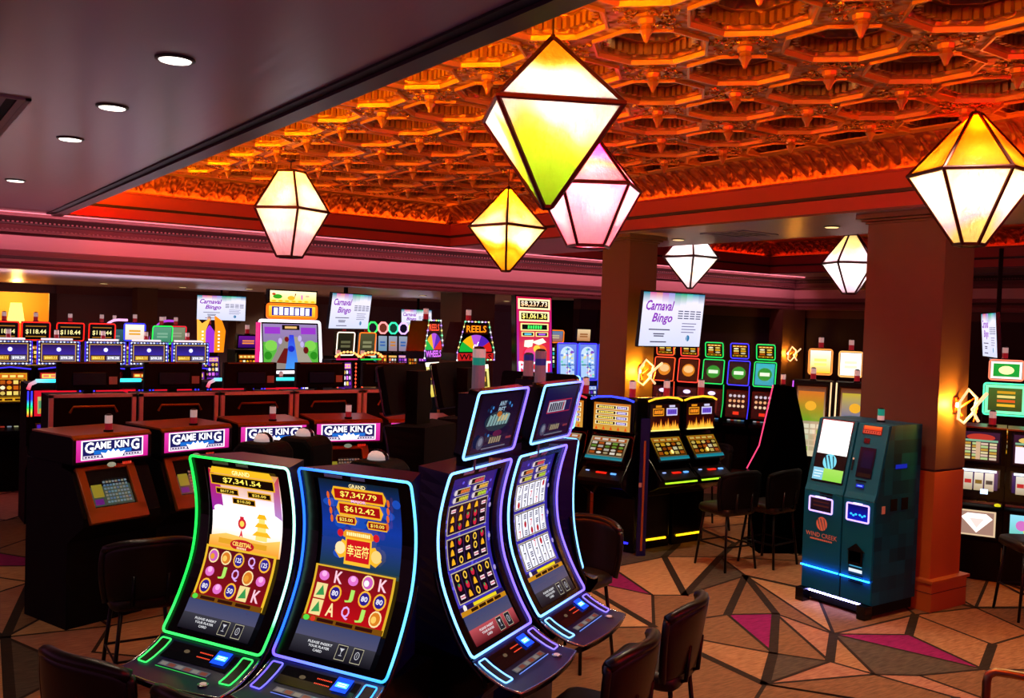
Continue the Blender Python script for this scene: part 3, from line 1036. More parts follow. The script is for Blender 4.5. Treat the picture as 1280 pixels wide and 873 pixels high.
def curved_machine(cx, cy, n, label, art, neon, topper=None, lampb=None, group=None):
    t = thing('slot_machine', label, 'slot machine', (cx, cy, 0), facing(*n), group)
    hw = CW / 2
    # ---- cabinet: shell from the curved front edge to a narrower back
    mb = MB()
    zs = [1.905 - (1.905 - 1.085) * i / 14 for i in range(15)]
    bw = hw - .11
    for s_ in (-1, 1):
        vs = []
        for z in zs:
            vs += [(s_ * hw, -u_at(z) + .006, z), (s_ * bw, .235, z)]
        mb.add(vs, [(2 * i, 2 * i + 1, 2 * i + 3, 2 * i + 2) if s_ > 0 else (2 * i + 1, 2 * i, 2 * i + 2, 2 * i + 3) for i in range(14)], NAVY)
    mb.add([(-hw, .006, 1.905), (hw, .006, 1.905), (bw, .235, 1.905), (-bw, .235, 1.905)], [(0, 1, 2, 3)], NAVY)
    mb.add([(-bw, .235, 1.905), (bw, .235, 1.905), (bw, .235, 1.085), (-bw, .235, 1.085)], [(0, 1, 2, 3)], BLACK)
    # lower cabinet and skirt
    mb.prism(NAVY, [(.235, 0), (.235, 1.085), (-.14, 1.085), (-.20, .98), (-.12, .86), (.0, .78), (.02, .10), (-.06, .08), (-.06, 0)], -bw, bw)
    for s_ in (-1, 1):
        mb.prism(BLACK, [(.20, .9), (.235, 1.085), (-.14, 1.085), (-.22, 1.0), (-.20, .95), (-.05, .86)], s_ * bw, s_ * (hw - .01))
    mb.build('cabinet', t)
    # ---- bezel strips round the recessed screen
    mb = MB()
    sx = hw - .075
    for s_ in (-1, 1):
        mb.grid(BLACK, lambda i, j: curve_pt(s_ * (sx + (hw - sx) * (i if s_ > 0 else 1 - i)), ZB + (1.905 - ZB) * j, -.004), 1, 14)
        mb.grid(BLACK, lambda i, j: curve_pt(s_ * sx, ZB + (1.905 - ZB) * j, -.004 - .016 * (i if s_ < 0 else 1 - i)), 1, 14)
    mb.grid(BLACK, lambda i, j: curve_pt(-sx + 2 * sx * i, 1.866 + .039 * j, -.004), 4, 1)
    mb.grid(BLACK, lambda i, j: curve_pt(-sx + 2 * sx * i, ZB + .024 * j, -.004), 4, 1)
    bz = mb.build('bezel', t)
    for px, ww in ((-.115, .10), (.02, .075)):
        mb = MB()
        mb.grid(STICK, lambda i, j: curve_pt(px - ww / 2 + ww * i, 1.877 + .014 * j, -.002), 2, 1)
        mb.build('rating_plate', bz)
    # ---- the curved picture
    mb = MB()
    a = Art(mb, lambda x, y, d: curve_pt(x, y, -.018 + d), GLOWN, .03)
    a.rect(-sx, ZB + .02, sx, 1.868, C('020204'))
    art(a, -sx + .012, sx - .012)
    mb.build('screen', t)
    # ---- neon edge
    mb = MB()
    neon_loop(mb, dense(round_rect(-hw, ZB, hw, 1.905, .022), .04), lambda x, z: curve_pt(x, z, .004), .0062, neon)
    mb.build('light_frame', t)
    # ---- deck
    mb = MB()
    mb.grid(NAVY, lambda i, j: deck_pt(-hw + CW * i, .145 + .24 * j), 16, 12)
    dk = mb.build('button_deck', t, smooth=True)
    mb = MB()
    lip = [deck_pt(-hw + CW * i / 16, .385) for i in range(17)]
    mb.add([p for q in lip for p in (q, q + Vector((0, .004, -.035)), q + Vector((0, .12, -.075)))], [f for i in range(16) for f in ((3 * i, 3 * i + 3, 3 * i + 4, 3 * i + 1), (3 * i + 1, 3 * i + 4, 3 * i + 5, 3 * i + 2))], BLACK)
    mb.build('deck_lip', dk)
    mb = MB()
    edge = [deck_pt(-hw, .15 + .235 * i / 6) for i in range(7)] + lip[1:-1] + [deck_pt(hw, .385 - .235 * i / 6) for i in range(7)]
    mb.tube(CHROME, [p + Vector((0, -.002, -.006)) for p in edge], .0065, 8)
    mb.build('chrome_edge', dk, smooth=True)
    for s_ in (-1, 1):
        mb = MB()
        c_ = s_ * (hw - .055)
        pts = dense(round_rect(c_ - .03, .162, c_ + .03, .30, .008, 3), .03)
        neon_loop(mb, pts, lambda x, u: deck_pt(x, u, .004), .0034, neon)
        mb.build('deck_light', dk)
    for s_ in (-1, 1):
        mb = MB()
        c_ = s_ * (hw - .055)
        mb.grid(WOODR, lambda i, j: deck_pt(c_ - .026 + .052 * i, .167 + .128 * j, .0025), 1, 5)
        mb.build('speaker_grille', dk)
    mb = MB()
    a = Art(mb, lambda x, y, d: deck_pt(x, y, .003 + d), GLOWN, .02)
    a.rect(-.20, .165, .20, .245, C('040406'))
    for r_ in range(2):
        for k in range(9): a.disc(-.01 + k * .009, .185 + .02 * r_, .0026, C('ff5030', 1.6), .003, 6); a.d -= a.lay
    a.disc(-.085, .195, .017, C('a08868', .35), .008)
    mb.build('bill_slot', dk)
    mb = MB()
    a = Art(mb, lambda x, y, d: deck_pt(x, y, .012 + d), GLOWN, .03)
    a.rect(.085, .165, .165, .225, C('1040e0', 2.2)); a.rect(.095, .185, .155, .205, C('50c8ff', 2.6))
    for k in range(2): a.rect(.105, .189 + .008 * k, .145, .192 + .008 * k, C('e8ffff', 2.6)); a.d -= a.lay
    mb.build('card_reader', dk)
    mb = MB()
    nc = neon(0, ZB)
    a = Art(mb, lambda x, y, d: deck_pt(x, y, .004 + d), GLOWN, .02)
    a.rect(-.16, .262, .14, .288, C('70707c', .5))
    for k in range(6):
        a.rect(-.15 + k * .048, .266, -.112 + k * .048, .284, C(('a09890', '9a5040')[k % 2], .55)); a.d -= a.lay
    a.rect(-.16, .296, .15, .300, mix(C('000000'), nc, .35))
    mb.build('button_strip', dk)
    mb = MB()
    p = deck_pt(.17, .33, .0)
    mb.lathe(CHROME, [(.024, 0), (.024, .006), (.018, .008)], p, 16)
    mb.lathe(LWHT, [(.016, .007), (.014, .010), (0, .011)], p, 16)
    mb.build('spin_button', dk)
    # side rails
    for s_ in (-1, 1):
        mb = MB()
        mb.tube(CHAR, [Vector((s_ * (hw - .004), -u_at(z) + .03 + .02 * (1.45 - z), z)) for z in (1.45, 1.38, 1.31, 1.24, 1.17, 1.10)] + [Vector((s_ * (hw - .004), -.19, 1.02)), Vector((s_ * (hw - .02), -.2, .97))], .010, 8)
        mb.build('side_rail', t, smooth=True)
    if topper:
        tw = .255
        top = thing('topper', None, None)
        top.parent = t
        o_ = Vector((0, -.03, 1.965)); ud = Vector((0, -.075, .31)).normalized(); nn = Vector((0, -ud.z, ud.y)); rr = Vector((1, 0, 0))
        fn = flat(o_, rr, ud, nn)
        mb = MB()
        mb.T = Matrix((rr, ud, nn)).transposed().to_4x4(); mb.T.translation = o_
        mb.prism(BLACK, round_rect(-tw, 0, tw, .318, .02, 3), -.004, -.05, 'z')
        mb.T = None
        mb.box(BLACK, -.08, .08, .01, .10, 1.895, 2.25)
        mb.tube(CHROME, [(-.11, -.015, 1.90), (-.11, -.02, 1.99)], .006, 8)
        mb.build('housing', top)
        mb = MB()
        a = Art(mb, fn, GLOWN)
        a.rect(-tw + .02, .015, tw - .02, .303, C('03030a'))
        art_toppers(a, topper)
        mb.build('topper_screen', top)
        mb = MB()
        neon_loop(mb, dense(round_rect(-tw, 0, tw, .318, .02), .06), lambda x, y: fn(x, y, .004), .006, neon)
        mb.build('topper_light', top)
        if lampb: candle(t, .02, .05, 2.25, 1.3, lampb)
    return t

N12 = Vector((-.89, -.46)).normalized(); W12 = Vector((.46, -.89)).normalized()
N34 = Vector((.48, -.88)).normalized(); W34 = Vector((.88, .48)).normalized()
def neon_green(x, y): return mix(C('18e048', 2.2), C('a8ffe0', 2.4), max(0, min(1, (x + .1) * 2.5)) if y > 1.2 else .05)
def neon_sky(x, y): return mix(C('2060ff', 2.6), C('58b8ff', 2.8), max(0, min(1, (x + .3) * 1.6))) if y > 1.15 else mix(C('6a50ff', 2.4), C('30a0ff', 2.4), max(0, min(1, (x + .3) * 1.6)))
def neon_ice(x, y): return mix(C('70b8ff', 3.2), C('7a60ff', 2.4), max(0, min(1, (x + .25) * 2)))

def put(A, wv, k): return A + wv * k
p = Vector((1.30, 4.57)) + W12 * .315
curved_machine(p.x, p.y, N12, 'curved-screen slot machine edged in green light, gold and red reels on its screen', art_gold_palace, neon_green)
p = Vector((1.63, 4.03)) + W12 * .315
curved_machine(p.x, p.y, N12, 'curved-screen slot machine edged in blue light, night-blue screen with red lucky charm scroll', art_blue_lucky, neon_sky)
p = Vector((2.18, 3.60)) + W34 * .30
curved_machine(p.x, p.y, N34, 'curved slot machine with three dark sets of reels on purple, angled topper screen', lambda a, x0, x1: art_three_reels(a, x0, x1, 'dark'), neon_ice, 'quick', ((CLEAR, .085), (LGREEN, .025), (LWHT, .03)))
p = Vector((2.79, 3.93)) + W34 * .30
curved_machine(p.x, p.y, N34, 'curved slot machine with three white sets of reels, angled topper screen', lambda a, x0, x1: art_three_reels(a, x0, x1, 'white'), neon_ice, 'winfall', ((CLEAR, .07), (LBLUE, .025), (CLEAR, .03)))
N5 = Vector((.89, .46)).normalized(); W5 = Vector((-.48, .88)).normalized()
p = Vector((3.53, 4.37)) + W5 * .305
curved_machine(p.x, p.y, N5, 'blue-edged slot machine turned away, its dark side beyond the white-reeled machine', art_blue_lucky, neon_ice, 'quick', ((CLEAR, .07), (LBLUE, .025)))
N6 = -N34; W6 = -W34
for k, lb in ((0, 'dark slot machine seen from behind, right of the pair behind the lucky charm machine'), (1, 'dark slot machine seen from behind, left of the pair behind the lucky charm machine')):
    p = Vector((3.56, 5.78)) + Vector((-.57, -.31)) * k
    _t = curved_machine(p.x, p.y, N6, lb, art_blue_lucky, lambda x, y: C('101840', .1), 'winfall')

    for ch in _t.children_recursive:           # dull black finish, no lit edges on these two
        if ch.type == 'MESH' and ch.name.split('.')[0] in ('cabinet', 'housing', 'bezel', 'deck_lip', 'button_deck'):
            for q in range(len(ch.data.materials)): ch.data.materials[q] = BLACKM

# =================================================================== CHAIRS
def make_chair(label, x, y, fx, fy, group=None, mat=None, h=1.06, seat=.64):
    """slot-machine chair facing (fx, fy)"""
    t = thing('casino_chair', label, 'chair', (x, y, 0), facing(fx, fy), group)
    lm = mat or LEATHER
    # padded back: a shell curved forward at both sides, rolled at the top
    mb = MB()
    def back(i, j, o):
        a = (i - .5) * 2
        z = seat + .02 + (h - seat - .02) * j
        wd = .265 + .03 * math.sin(j * PI * .8)
        zz = z - .05 * abs(a) ** 3 * (j ** 3)
        yy = .205 + .07 * j - .10 * a * a * (.5 + .5 * j)
        th = .034 * (1 - .35 * abs(a) ** 4)
        return Vector((a * wd, yy + o * th, zz))
    nu, nv = 14, 10
    vs = []
    for o in (-1, 1):
        for j in range(nv + 1):
            for i in range(nu + 1):
                vs.append(back(i / nu, j / nv, o))
    k = (nu + 1) * (nv + 1)
    fs = []
    for j in range(nv):
        for i in range(nu):
            q = j * (nu + 1) + i
            fs.append((q, q + 1, q + nu + 2, q + nu + 1))
            fs.append((k + q, k + q + nu + 1, k + q + nu + 2, k + q + 1))
    rim = [i for i in range(nu + 1)] + [j * (nu + 1) + nu for j in range(1, nv + 1)] + [nv * (nu + 1) + i for i in range(nu - 1, -1, -1)] + [j * (nu + 1) for j in range(nv - 1, 0, -1)]
    for q in range(len(rim)):
        a_, b_ = rim[q], rim[(q + 1) % len(rim)]
        fs.append((b_, a_, k + a_, k + b_))
    mb.add(vs, fs, lm)
    bk = mb.build('backrest', t, smooth=True, subsurf=1)
    mb = MB()
    mb.tube(lm, [back(i / nu, 1, 0) + Vector((0, .0, -.002)) for i in range(nu + 1)], .030, 8)
    mb.tube(lm, [back(0, j / nv, 0) for j in range(nv + 1)], .022, 8)
    mb.tube(lm, [back(1, j / nv, 0) for j in range(nv + 1)], .022, 8)
    mb.build('piping', bk, smooth=True)
    # seat cushion
    mb = MB()
    pts = round_rect(-.235, -.235, .235, .215, .07, 4)
    prof = [(.90, -.05), (1.0, -.03), (1.0, .01), (.96, .035), (.80, .05)]
    vs = []
    for s_, z in prof:
        vs += [(px * s_, py * s_, seat + z) for px, py in pts]
    n = len(pts)
    fs = [(i * n + q, i * n + (q + 1) % n, (i + 1) * n + (q + 1) % n, (i + 1) * n + q) for i in range(len(prof) - 1) for q in range(n)]
    fs += [tuple(range(n - 1, -1, -1)), tuple((len(prof) - 1) * n + q for q in range(n))]
    mb.add(vs, fs, SEATL)
    mb.build('seat', t, smooth=True)
    for sx in (-1, 1):
        for sy in (-1, 1):
            mb = MB()
            mb.tube(LEGM, [(sx * .17, sy * .17, seat - .04), (sx * .20, sy * .20, .3), (sx * .225, sy * .23, .0)], .014, 8)
            mb.build('leg', t, smooth=True)
    mb = MB()
    mb.tube(LEGM, [(-.207, -.207, .26), (.207, -.207, .26), (.207, .207, .26), (-.207, .207, .26)], .010, 8, True)
    mb.build('foot_rail', t)
    for sx in (-1, 1):
        mb = MB()
        mb.tube(LEGM, [(sx * .11, .16, seat - .03), (sx * .11, .24, seat + .0), (sx * .11, .255, seat + .2)], .013, 8)
        mb.build('back_bracket', t, smooth=True)
    return t

_m = (-N12).to_tuple(); _r = (-N34).to_tuple()
make_chair('brown-black leather chair at the left corner of the green-edged slot machine', 1.00, 4.55, .89, .46)
make_chair('leather chair whose rolled top rises before the lucky charm machine', 1.32, 3.84, .89, .46)
make_chair('dark leather chair pulled back left of the green-edged slot machine', 1.62, 6.68, .05, 1, mat=LEATHER)
make_chair('dark leather chair with olive seat before the white-reeled machine, front one of two', 3.04, 3.56, -.46, .89)
make_chair('dark leather chair behind the front one of two, before the white-reeled machine', 3.77, 3.93, -.46, .89)
make_chair('black chair back standing beyond the blue-edged machine that faces away', 4.55, 5.62, -.95, -.3)

# =================================================================== TICKET KIOSK
def teal():
    m, nt, b = nodes_of('teal_patchwork_wrap')
    tc = nt.nodes.new('ShaderNodeTexCoord')
    mp = nt.nodes.new('ShaderNodeMapping'); mp.inputs['Scale'].default_value = (8, 8, 8)
    nt.links.new(tc.outputs['Object'], mp.inputs['Vector'])
    fl = nt.nodes.new('ShaderNodeVectorMath'); fl.operation = 'FLOOR'
    nt.links.new(mp.outputs['Vector'], fl.inputs[0])
    wn = nt.nodes.new('ShaderNodeTexWhiteNoise'); wn.noise_dimensions = '3D'
    nt.links.new(fl.outputs['Vector'], wn.inputs['Vector'])
    r = nt.nodes.new('ShaderNodeValToRGB')
    r.color_ramp.elements[0].color = C('002c44'); r.color_ramp.elements[1].color = C('005878')
    nt.links.new(wn.outputs['Value'], r.inputs['Fac'])
    nt.links.new(r.outputs['Color'], b.inputs['Base Color'])
    b.inputs['Roughness'].default_value = .45
    b.inputs['Specular IOR Level'].default_value = .2
    return m
TEAL = M('teal_panel', '00607c', .45, 0, .2)
TEALP = teal()
COPPER = M('copper_lettering', 'e0a080', .5)

def kiosk():
    t = thing('ticket_kiosk', 'teal self-service ticket kiosk with lit screen, standing against the large pillar', 'kiosk', (7.52, 5.44, 0), facing(-1, 0))
    x0, xg, x1 = -.385, .055, .385
    prof = [(0, .13), (0, 1.08), (.025, 1.13), (.19, 1.76), (.68, 1.76), (.68, .13)]
    mb = MB()
    mb.prism(TEALP, [(y + .012, z) if y < .5 else (y, z) for y, z in prof], x0, x1)
    body = mb.build('body', t)
    o = Vector((0, .03, 1.12)); u = Vector((0, .16, .64)).normalized(); n = Vector((0, -u.z, u.y)); r = Vector((1, 0, 0))
    slope = flat(o, r, u, n)
    vert = flat((0, 0, 0), r, (0, 0, 1), (0, -1, 0))
    L = Vector((0, .16, .64)).length
    for nm, a0, a1 in (('left_door', x0 + .008, xg - .008), ('right_door', xg + .008, x1 - .004)):
        mb = MB()
        for y0_, y1_, f_ in ((.135, .345, -.004), (.36, 1.07, -.012)):
            mb.box(TEAL, a0, a1, f_, .016, y0_, y1_)
        mb.prism(TEAL, [(-.012, 1.075), (.014, 1.13), (.03 + .16 - .02, 1.755), (.03 + .17, 1.755), (.045, 1.13), (.016, 1.075)], a0, a1)
        mb.build(nm, t, bevel=.004)
    mb = MB(); mb.box(BLACKM, xg - .008, xg + .008, .006, .02, .13, 1.0)
    mb.build('door_gap', body)
    # screen on the left
    mb = MB()
    S = lambda x, y, d: slope(x, y, d + .0225)
    a = Art(mb, S, GLOWN)
    a.rect(-.335, .045, .015, .65, C('060606'))
    a.rect(-.325, .315, .005, .64, C('fdfdfb', 1.6))
    a.rect(-.325, .175, .005, .315, C('1a0c08'))
    a.disc(-.165, .242, .075, C('7fdcf0', 1.1), .075, 24)
    for k, (xa, xb, w_) in enumerate(((-.225, -.175, .020), (-.185, -.135, .018), (-.13, -.105, .014))):
        a.poly([(xa - .012, .30), (xa + w_ - .012, .30), (xb + .004, .178), (xb - .005, .178)], C('06202c'))
    a.rect(-.325, .06, .005, .175, C('88c8e0', 1.1)); a.rect(-.21, .06, .005, .175, C('8fd848', 1.1), C('a8e060', 1.1))
    for k in range(3): a.rect(-.31, .085 + k * .026, -.235 + .012 * k, .094 + k * .026, C('e8f8ff', 1.1)); a.d -= a.lay
    mb.build('touch_screen', t)
    # right: sign, camera, card reader recess
    mb = MB()
    a = Art(mb, S, GLOWN)
    a.rect(.12, .555, .32, .635, C('281008')); a.rect(.13, .595, .31, .632, C('b04028', .8), C('d08038', .8)); a.rect(.13, .562, .31, .588, C('b06850', .7))
    for k in range(7): a.rect(.142 + k * .024, .568, .156 + k * .024, .583, C('301008')); a.d -= a.lay
    a.rect(.155, .47, .215, .515, C('04080c'))
    a.rect(.135, .15, .30, .43, C('02040c'), C('040818')); a.rect(.15, .155, .29, .19, C('2a160c', .8)); a.rect(.17, .24, .28, .40, C('060c28'))
    a.rect(.075, .20, .095, .30, C('10100e')); a.disc(.085, .31, .01, C('e0a080'))
    a.rect(.15, .108, .26, .122, C('020406')); a.rect(.165, .055, .245, .085, C('1020c0', 1.2)); a.rect(.18, .066, .23, .074, C('90b8ff', 1.3))
    mb.build('card_reader', t)
    for k in range(2):
        mb = MB(); mb.box(BLACKM, -.20, -.06, -.016, .0, 1.032 + k * .026, 1.044 + k * .026)
        mb.build('vent_slot', t)
    # lit slots
    for nm, a0, a1, z0, z1, blue in (('ticket_slot', -.31, -.055, .885, 1.02, False), ('cash_slot', .105, .335, .875, 1.03, True)):
        mb = MB()
        P = lambda x, y, d: vert(x, y, d + .013)
        a = Art(mb, P, GLOWN)
        a.rect(a0, z0, a1, z1, C('140a14') if not blue else C('0a18c0', 1.0), C('2a1420') if not blue else C('0a0c50', 1.0))
        if blue:
            for k in range(2):
                cx = a0 + (a1 - a0) * (.3 + .4 * k)
                for q in range(3): a.disc(cx - .025 + .025 * q, z0 + .06 - .012 * (q == 1), .014, C('30b8ff', 1.5), .010, 8); a.d -= a.lay
        else:
            a.rect(a0 + .04, z0 + .05, a1 - .04, z0 + .065, C('50201c', .8)); a.rect(a0 + .04, z0 + .09, a1 - .04, z0 + .10, C('50201c', .8))
        s_ = mb.build(nm, t)
        mb = MB()
        neon_loop(mb, round_rect(a0, z0, a1, z1, .012), lambda x, y: vert(x, y, .018), .008, lambda x, y: C('c8a8ff', 1.8))
        mb.box(NEON, a0 + .07, a1 - .07, -.03, -.012, z1, z1 + .012, C('e0c8ff', 1.8))
        mb.build('slot_light', s_)
    # printed logo and name
    mb = MB()
    a = Art(mb, lambda x, y, d: vert(x, y, d + .0135), COPPER)
    a.disc(-.165, .775, .06, None, .066, 24)
    a.text('WIND CREEK', -.165, .665, .35, .042, None, .012)
    a.glyphs(-.165, .622, .25, .016, 16, None)
    mb2 = mb.build('printed_logo', t)
    mb = MB()
    a = Art(mb, lambda x, y, d: vert(x, y, d + .0145), TEAL)
    for xa, xb, w_ in ((-.215, -.175, .014), (-.18, -.14, .012), (-.14, -.115, .010)):
        a.poly([(xa - .006, .825), (xa + w_ - .006, .825), (xb + .003, .715), (xb - .003, .715)], None)
    mb.build('logo_cutout', mb2)
    # right lower door: dispenser hood, tags, louvres
    mb = MB()
    mb.prism(BLACKM, [(.13, .60), (.16, .60), (.16, .50), (.28, .50), (.28, .60), (.31, .60), (.22, .67)], -.03, -.012, 'y')
    mb.box(BLACKM, .15, .29, -.03, -.012, .47, .60)
    mb.build('dispenser', t)
    mb = MB()
    for k in range(4): mb.box(BLACKM, .15, .30, -.014, -.011, .375 - k * .022, .385 - k * .022)
    mb.build('louvre', t)
    mb = MB()
    a = Art(mb, lambda x, y, d: vert(x, y, d + .0135), GLOWN)
    a.rect(.155, .455, .285, .49, C('3aa0c8', .9)); a.rect(.15, .405, .29, .435, C('e0ecf4', 1.1))
    mb.build('information_tag', t)
    # blue light strip under the doors
    for a0, a1 in ((x0 + .012, xg - .012), (xg + .012, x1 - .008)):
        mb = MB(); mb.box(NEON, a0, a1, -.034, -.018, .346, .356, C('1880ff', 12.0))
        mb.build('light_strip', t)
    mb = MB()
    mb.box(BLACKM, x0 + .02, x1 - .02, .05, .66, .03, .13)
    mb.build('plinth', t)
    mb = MB()
    mb.box(NEON, x0 + .06, x1 - .06, .02, .04, .105, .115, C('a8a0ff', 26.0))
    mb.build('floor_light', t)
    for sx in (x0 + .03, x1 - .06):
        mb = MB()
        mb.box(BLACK, sx - .045, sx + .045, -.06, .05, 0, .13)
        mb.build('foot', t, bevel=.006)
    # side details
    for y_, z_ in ((.28, 1.03), (.45, 1.03)):
        mb = MB()
        mb.box(BLACKM, x1 - .002, x1 + .004, y_ - .05, y_ + .05, z_ - .055, z_ + .055)
        mb.build('side_vent', t)
    mb = MB(); mb.box(STICK, x1 - .002, x1 + .003, .10, .15, .96, 1.03); mb.build('side_lock', t)
    mb = MB()
    a = Art(mb, lambda x, y, d: Vector((x1 + .003 + d, x, y)), GLOWN)
    a.rect(.28, 1.36, .46, 1.40, C('1828b0', .8))
    mb.build('side_light', t)
    candle(t, .12, .42, 1.76, 1.3, ((LWHT, .03), (LGREEN, .045)))
    return t
kiosk()

# =================================================================== PENDANT LANTERNS
def glass(name, cols, scale=2.2, seed=0., span=.5):
    m = bpy.data.materials.new(name); m.use_nodes = True
    nt = m.node_tree; nt.nodes.clear()
    out = nt.nodes.new('ShaderNodeOutputMaterial')
    tc = nt.nodes.new('ShaderNodeTexCoord')
    mp = nt.nodes.new('ShaderNodeMapping'); mp.inputs['Location'].default_value = (seed * 3.1, seed * 1.7, seed)
    nt.links.new(tc.outputs['Object'], mp.inputs['Vector'])
    nz = nt.nodes.new('ShaderNodeTexNoise'); nz.inputs['Scale'].default_value = scale; nz.inputs['Detail'].default_value = 1.5
    nt.links.new(mp.outputs['Vector'], nz.inputs['Vector'])
    r = nt.nodes.new('ShaderNodeValToRGB')
    el = r.color_ramp.elements
    n = len(cols)
    el[0].position = .32; el[0].color = C(cols[0]); el[1].position = .68; el[1].color = C(cols[-1])
    for k in range(1, n - 1):
        e = el.new(.32 + .36 * k / (n - 1)); e.color = C(cols[k])
    sx = nt.nodes.new('ShaderNodeSeparateXYZ'); nt.links.new(tc.outputs['Object'], sx.inputs[0])
    ab = nt.nodes.new('ShaderNodeMath'); ab.operation = 'ABSOLUTE'; nt.links.new(sx.outputs['Z'], ab.inputs[0])
    ma = nt.nodes.new('ShaderNodeMath'); ma.operation = 'MULTIPLY_ADD'; ma.inputs[1].default_value = .62 / span; nt.links.new(ab.outputs[0], ma.inputs[0])
    ns = nt.nodes.new('ShaderNodeMath'); ns.operation = 'MULTIPLY_ADD'; ns.inputs[1].default_value = .9; ns.inputs[2].default_value = -.22; nt.links.new(nz.outputs['Fac'], ns.inputs[0])
    nt.links.new(ns.outputs[0], ma.inputs[2]); nt.links.new(ma.outputs[0], r.inputs['Fac'])
    tr = nt.nodes.new('ShaderNodeBsdfTranslucent')
    dk = nt.nodes.new('ShaderNodeMix'); dk.data_type = 'RGBA'; dk.blend_type = 'MULTIPLY'; dk.inputs[0].default_value = 1.0
    dk.inputs[7].default_value = (.5, .5, .5, 1); nt.links.new(r.outputs['Color'], dk.inputs[6]); nt.links.new(dk.outputs[2], tr.inputs['Color'])
    df = nt.nodes.new('ShaderNodeBsdfPrincipled'); df.inputs['Roughness'].default_value = .25
    nt.links.new(dk.outputs[2], df.inputs['Base Color'])
    n2 = nt.nodes.new('ShaderNodeTexNoise'); n2.inputs['Scale'].default_value = 22; n2.inputs['Detail'].default_value = 2
    mp2 = nt.nodes.new('ShaderNodeMapping'); mp2.inputs['Scale'].default_value = (1, 1, .35)
    nt.links.new(tc.outputs['Object'], mp2.inputs['Vector']); nt.links.new(mp2.outputs['Vector'], n2.inputs['Vector'])
    bp = nt.nodes.new('ShaderNodeBump'); bp.inputs['Strength'].default_value = .35; bp.inputs['Distance'].default_value = .02
    nt.links.new(n2.outputs['Fac'], bp.inputs['Height'])
    nt.links.new(bp.outputs['Normal'], tr.inputs['Normal']); nt.links.new(bp.outputs['Normal'], df.inputs['Normal'])
    mx = nt.nodes.new('ShaderNodeMixShader'); mx.inputs['Fac'].default_value = .12
    nt.links.new(tr.outputs[0], mx.inputs[1]); nt.links.new(df.outputs[0], mx.inputs[2])
    nt.links.new(mx.outputs[0], out.inputs['Surface'])
    return m
LFRAME = M('lantern_frame_bronze', '3a0f0c', .4, .5)
BULB = M('lit_bulb', 'ffffff', .5, 0, .2, 'fff0d8', 14)
BULB.cycles.emission_sampling = 'NONE'

def lantern(label, x, y, zeq, R, hu, hd, n, rot, up, lo, power, tipu=.05, tipd=.06, zc=ZT - .02, seed=0., crown=None):
    t = thing('pendant_lantern', label, 'pendant lamp', (x, y, zeq), rot, 'faceted glass lanterns under the ceilings')
    ring = lambda r, z: [Vector((r * math.cos(2 * PI * (k + .5) / n), r * math.sin(2 * PI * (k + .5) / n), z)) for k in range(n)]
    e, a, b = ring(R, 0), ring(tipu, hu), ring(tipd, -hd)
    gu = glass('lantern_glass_upper', up, 2.2, seed, hu); gl = glass('lantern_glass_lower', lo, 2.0, seed + 4, hd)
    mb = MB()
    for k in range(n): mb.add([e[k], e[(k + 1) % n], a[(k + 1) % n], a[k]], [(0, 1, 2, 3)], gu)
    mb.build('upper_glass', t)
    mb = MB()
    for k in range(n): mb.add([b[k], b[(k + 1) % n], e[(k + 1) % n], e[k]], [(0, 1, 2, 3)], gl)
    mb.add(b, [tuple(range(n))], gl)
    mb.build('lower_glass', t)
    mb = MB()
    fr = .015 + .006 * R
    mb.tube(LFRAME, e, fr, 6, True); mb.tube(LFRAME, a, fr * .9, 6, True); mb.tube(LFRAME, b, fr * .9, 6, True)
    for k in range(n):
        mb.tube(LFRAME, [e[k], a[k]], fr * .85, 6); mb.tube(LFRAME, [e[k], b[k]], fr * .85, 6)
    mb.lathe(LFRAME, [(tipu, hu), (tipu * .8, hu + .015), (.012, hu + .03), (0, hu + .03)], (0, 0, 0), 12)
    mb.build('frame', t)
    mb = MB()
    mb.tube(LFRAME, [(0, 0, hu + .02), (0, 0, zc - zeq)], .006, 6)
    mb.lathe(LFRAME, [(.055, zc - zeq), (.05, zc - zeq - .02), (.012, zc - zeq - .03)], (0, 0, 0), 16)
    mb.build('cord', t)
    mb = MB()
    cage = []
    for k in range(n):
        an = 2 * PI * (k + 1) / n
        ri = R * math.cos(PI / n)
        for z, q in ((.22 * hu, .50), (-.24 * hd, .50)):
            cage.append((q * ri * math.cos(an), q * ri * math.sin(an), z))
    for bx, by, bz in cage:
        mb.lathe(BULB, [(0, -.02), (.014, -.014), (.02, 0), (.014, .014), (0, .02)], (bx, by, bz), 8)
        mb.tube(LFRAME, [(0, 0, bz * .5), (bx, by, bz - .015)], .004, 4)
        lamp('POINT', 'bulb_light', (bx, by, bz), power * 6 / len(cage), 'fff6ec', t, .02)
    mb.build('bulb', t)
    if crown: lamp('POINT', 'crown_light', (0, 0, hu * .8), crown[1], crown[0], t, .03)  # coloured lamp added in the lantern top to tint the ceiling
    return t
AMB = ['ff9a10', 'ffd070', 'ffe8b8', 'f8b040']
lantern('large four-sided white and amber glass lantern, nearer of the overlapping pair', 3.30, 4.46, 3.82, .50, .42, .55, 4, math.radians(-27), ['fff4e4', 'ffd8a0', 'ffa030', 'ff7c0c'], ['fff6e8', 'fff0d0', 'ffd458', 'f0c828', 'a8d020'], 34, .02, .035, zc=4.6, seed=1)
lantern('pale pink glass lantern half hidden behind the large amber one at the centre', 5.47, 6.73, 3.83, .50, .45, .53, 5, math.radians(20), ['f8a8b0', 'ffb870', 'f498b0'], ['fff4f0', 'fcd8d4', 'f4acb8'], 30, .05, .20, seed=2, crown=('ff1060', 130))
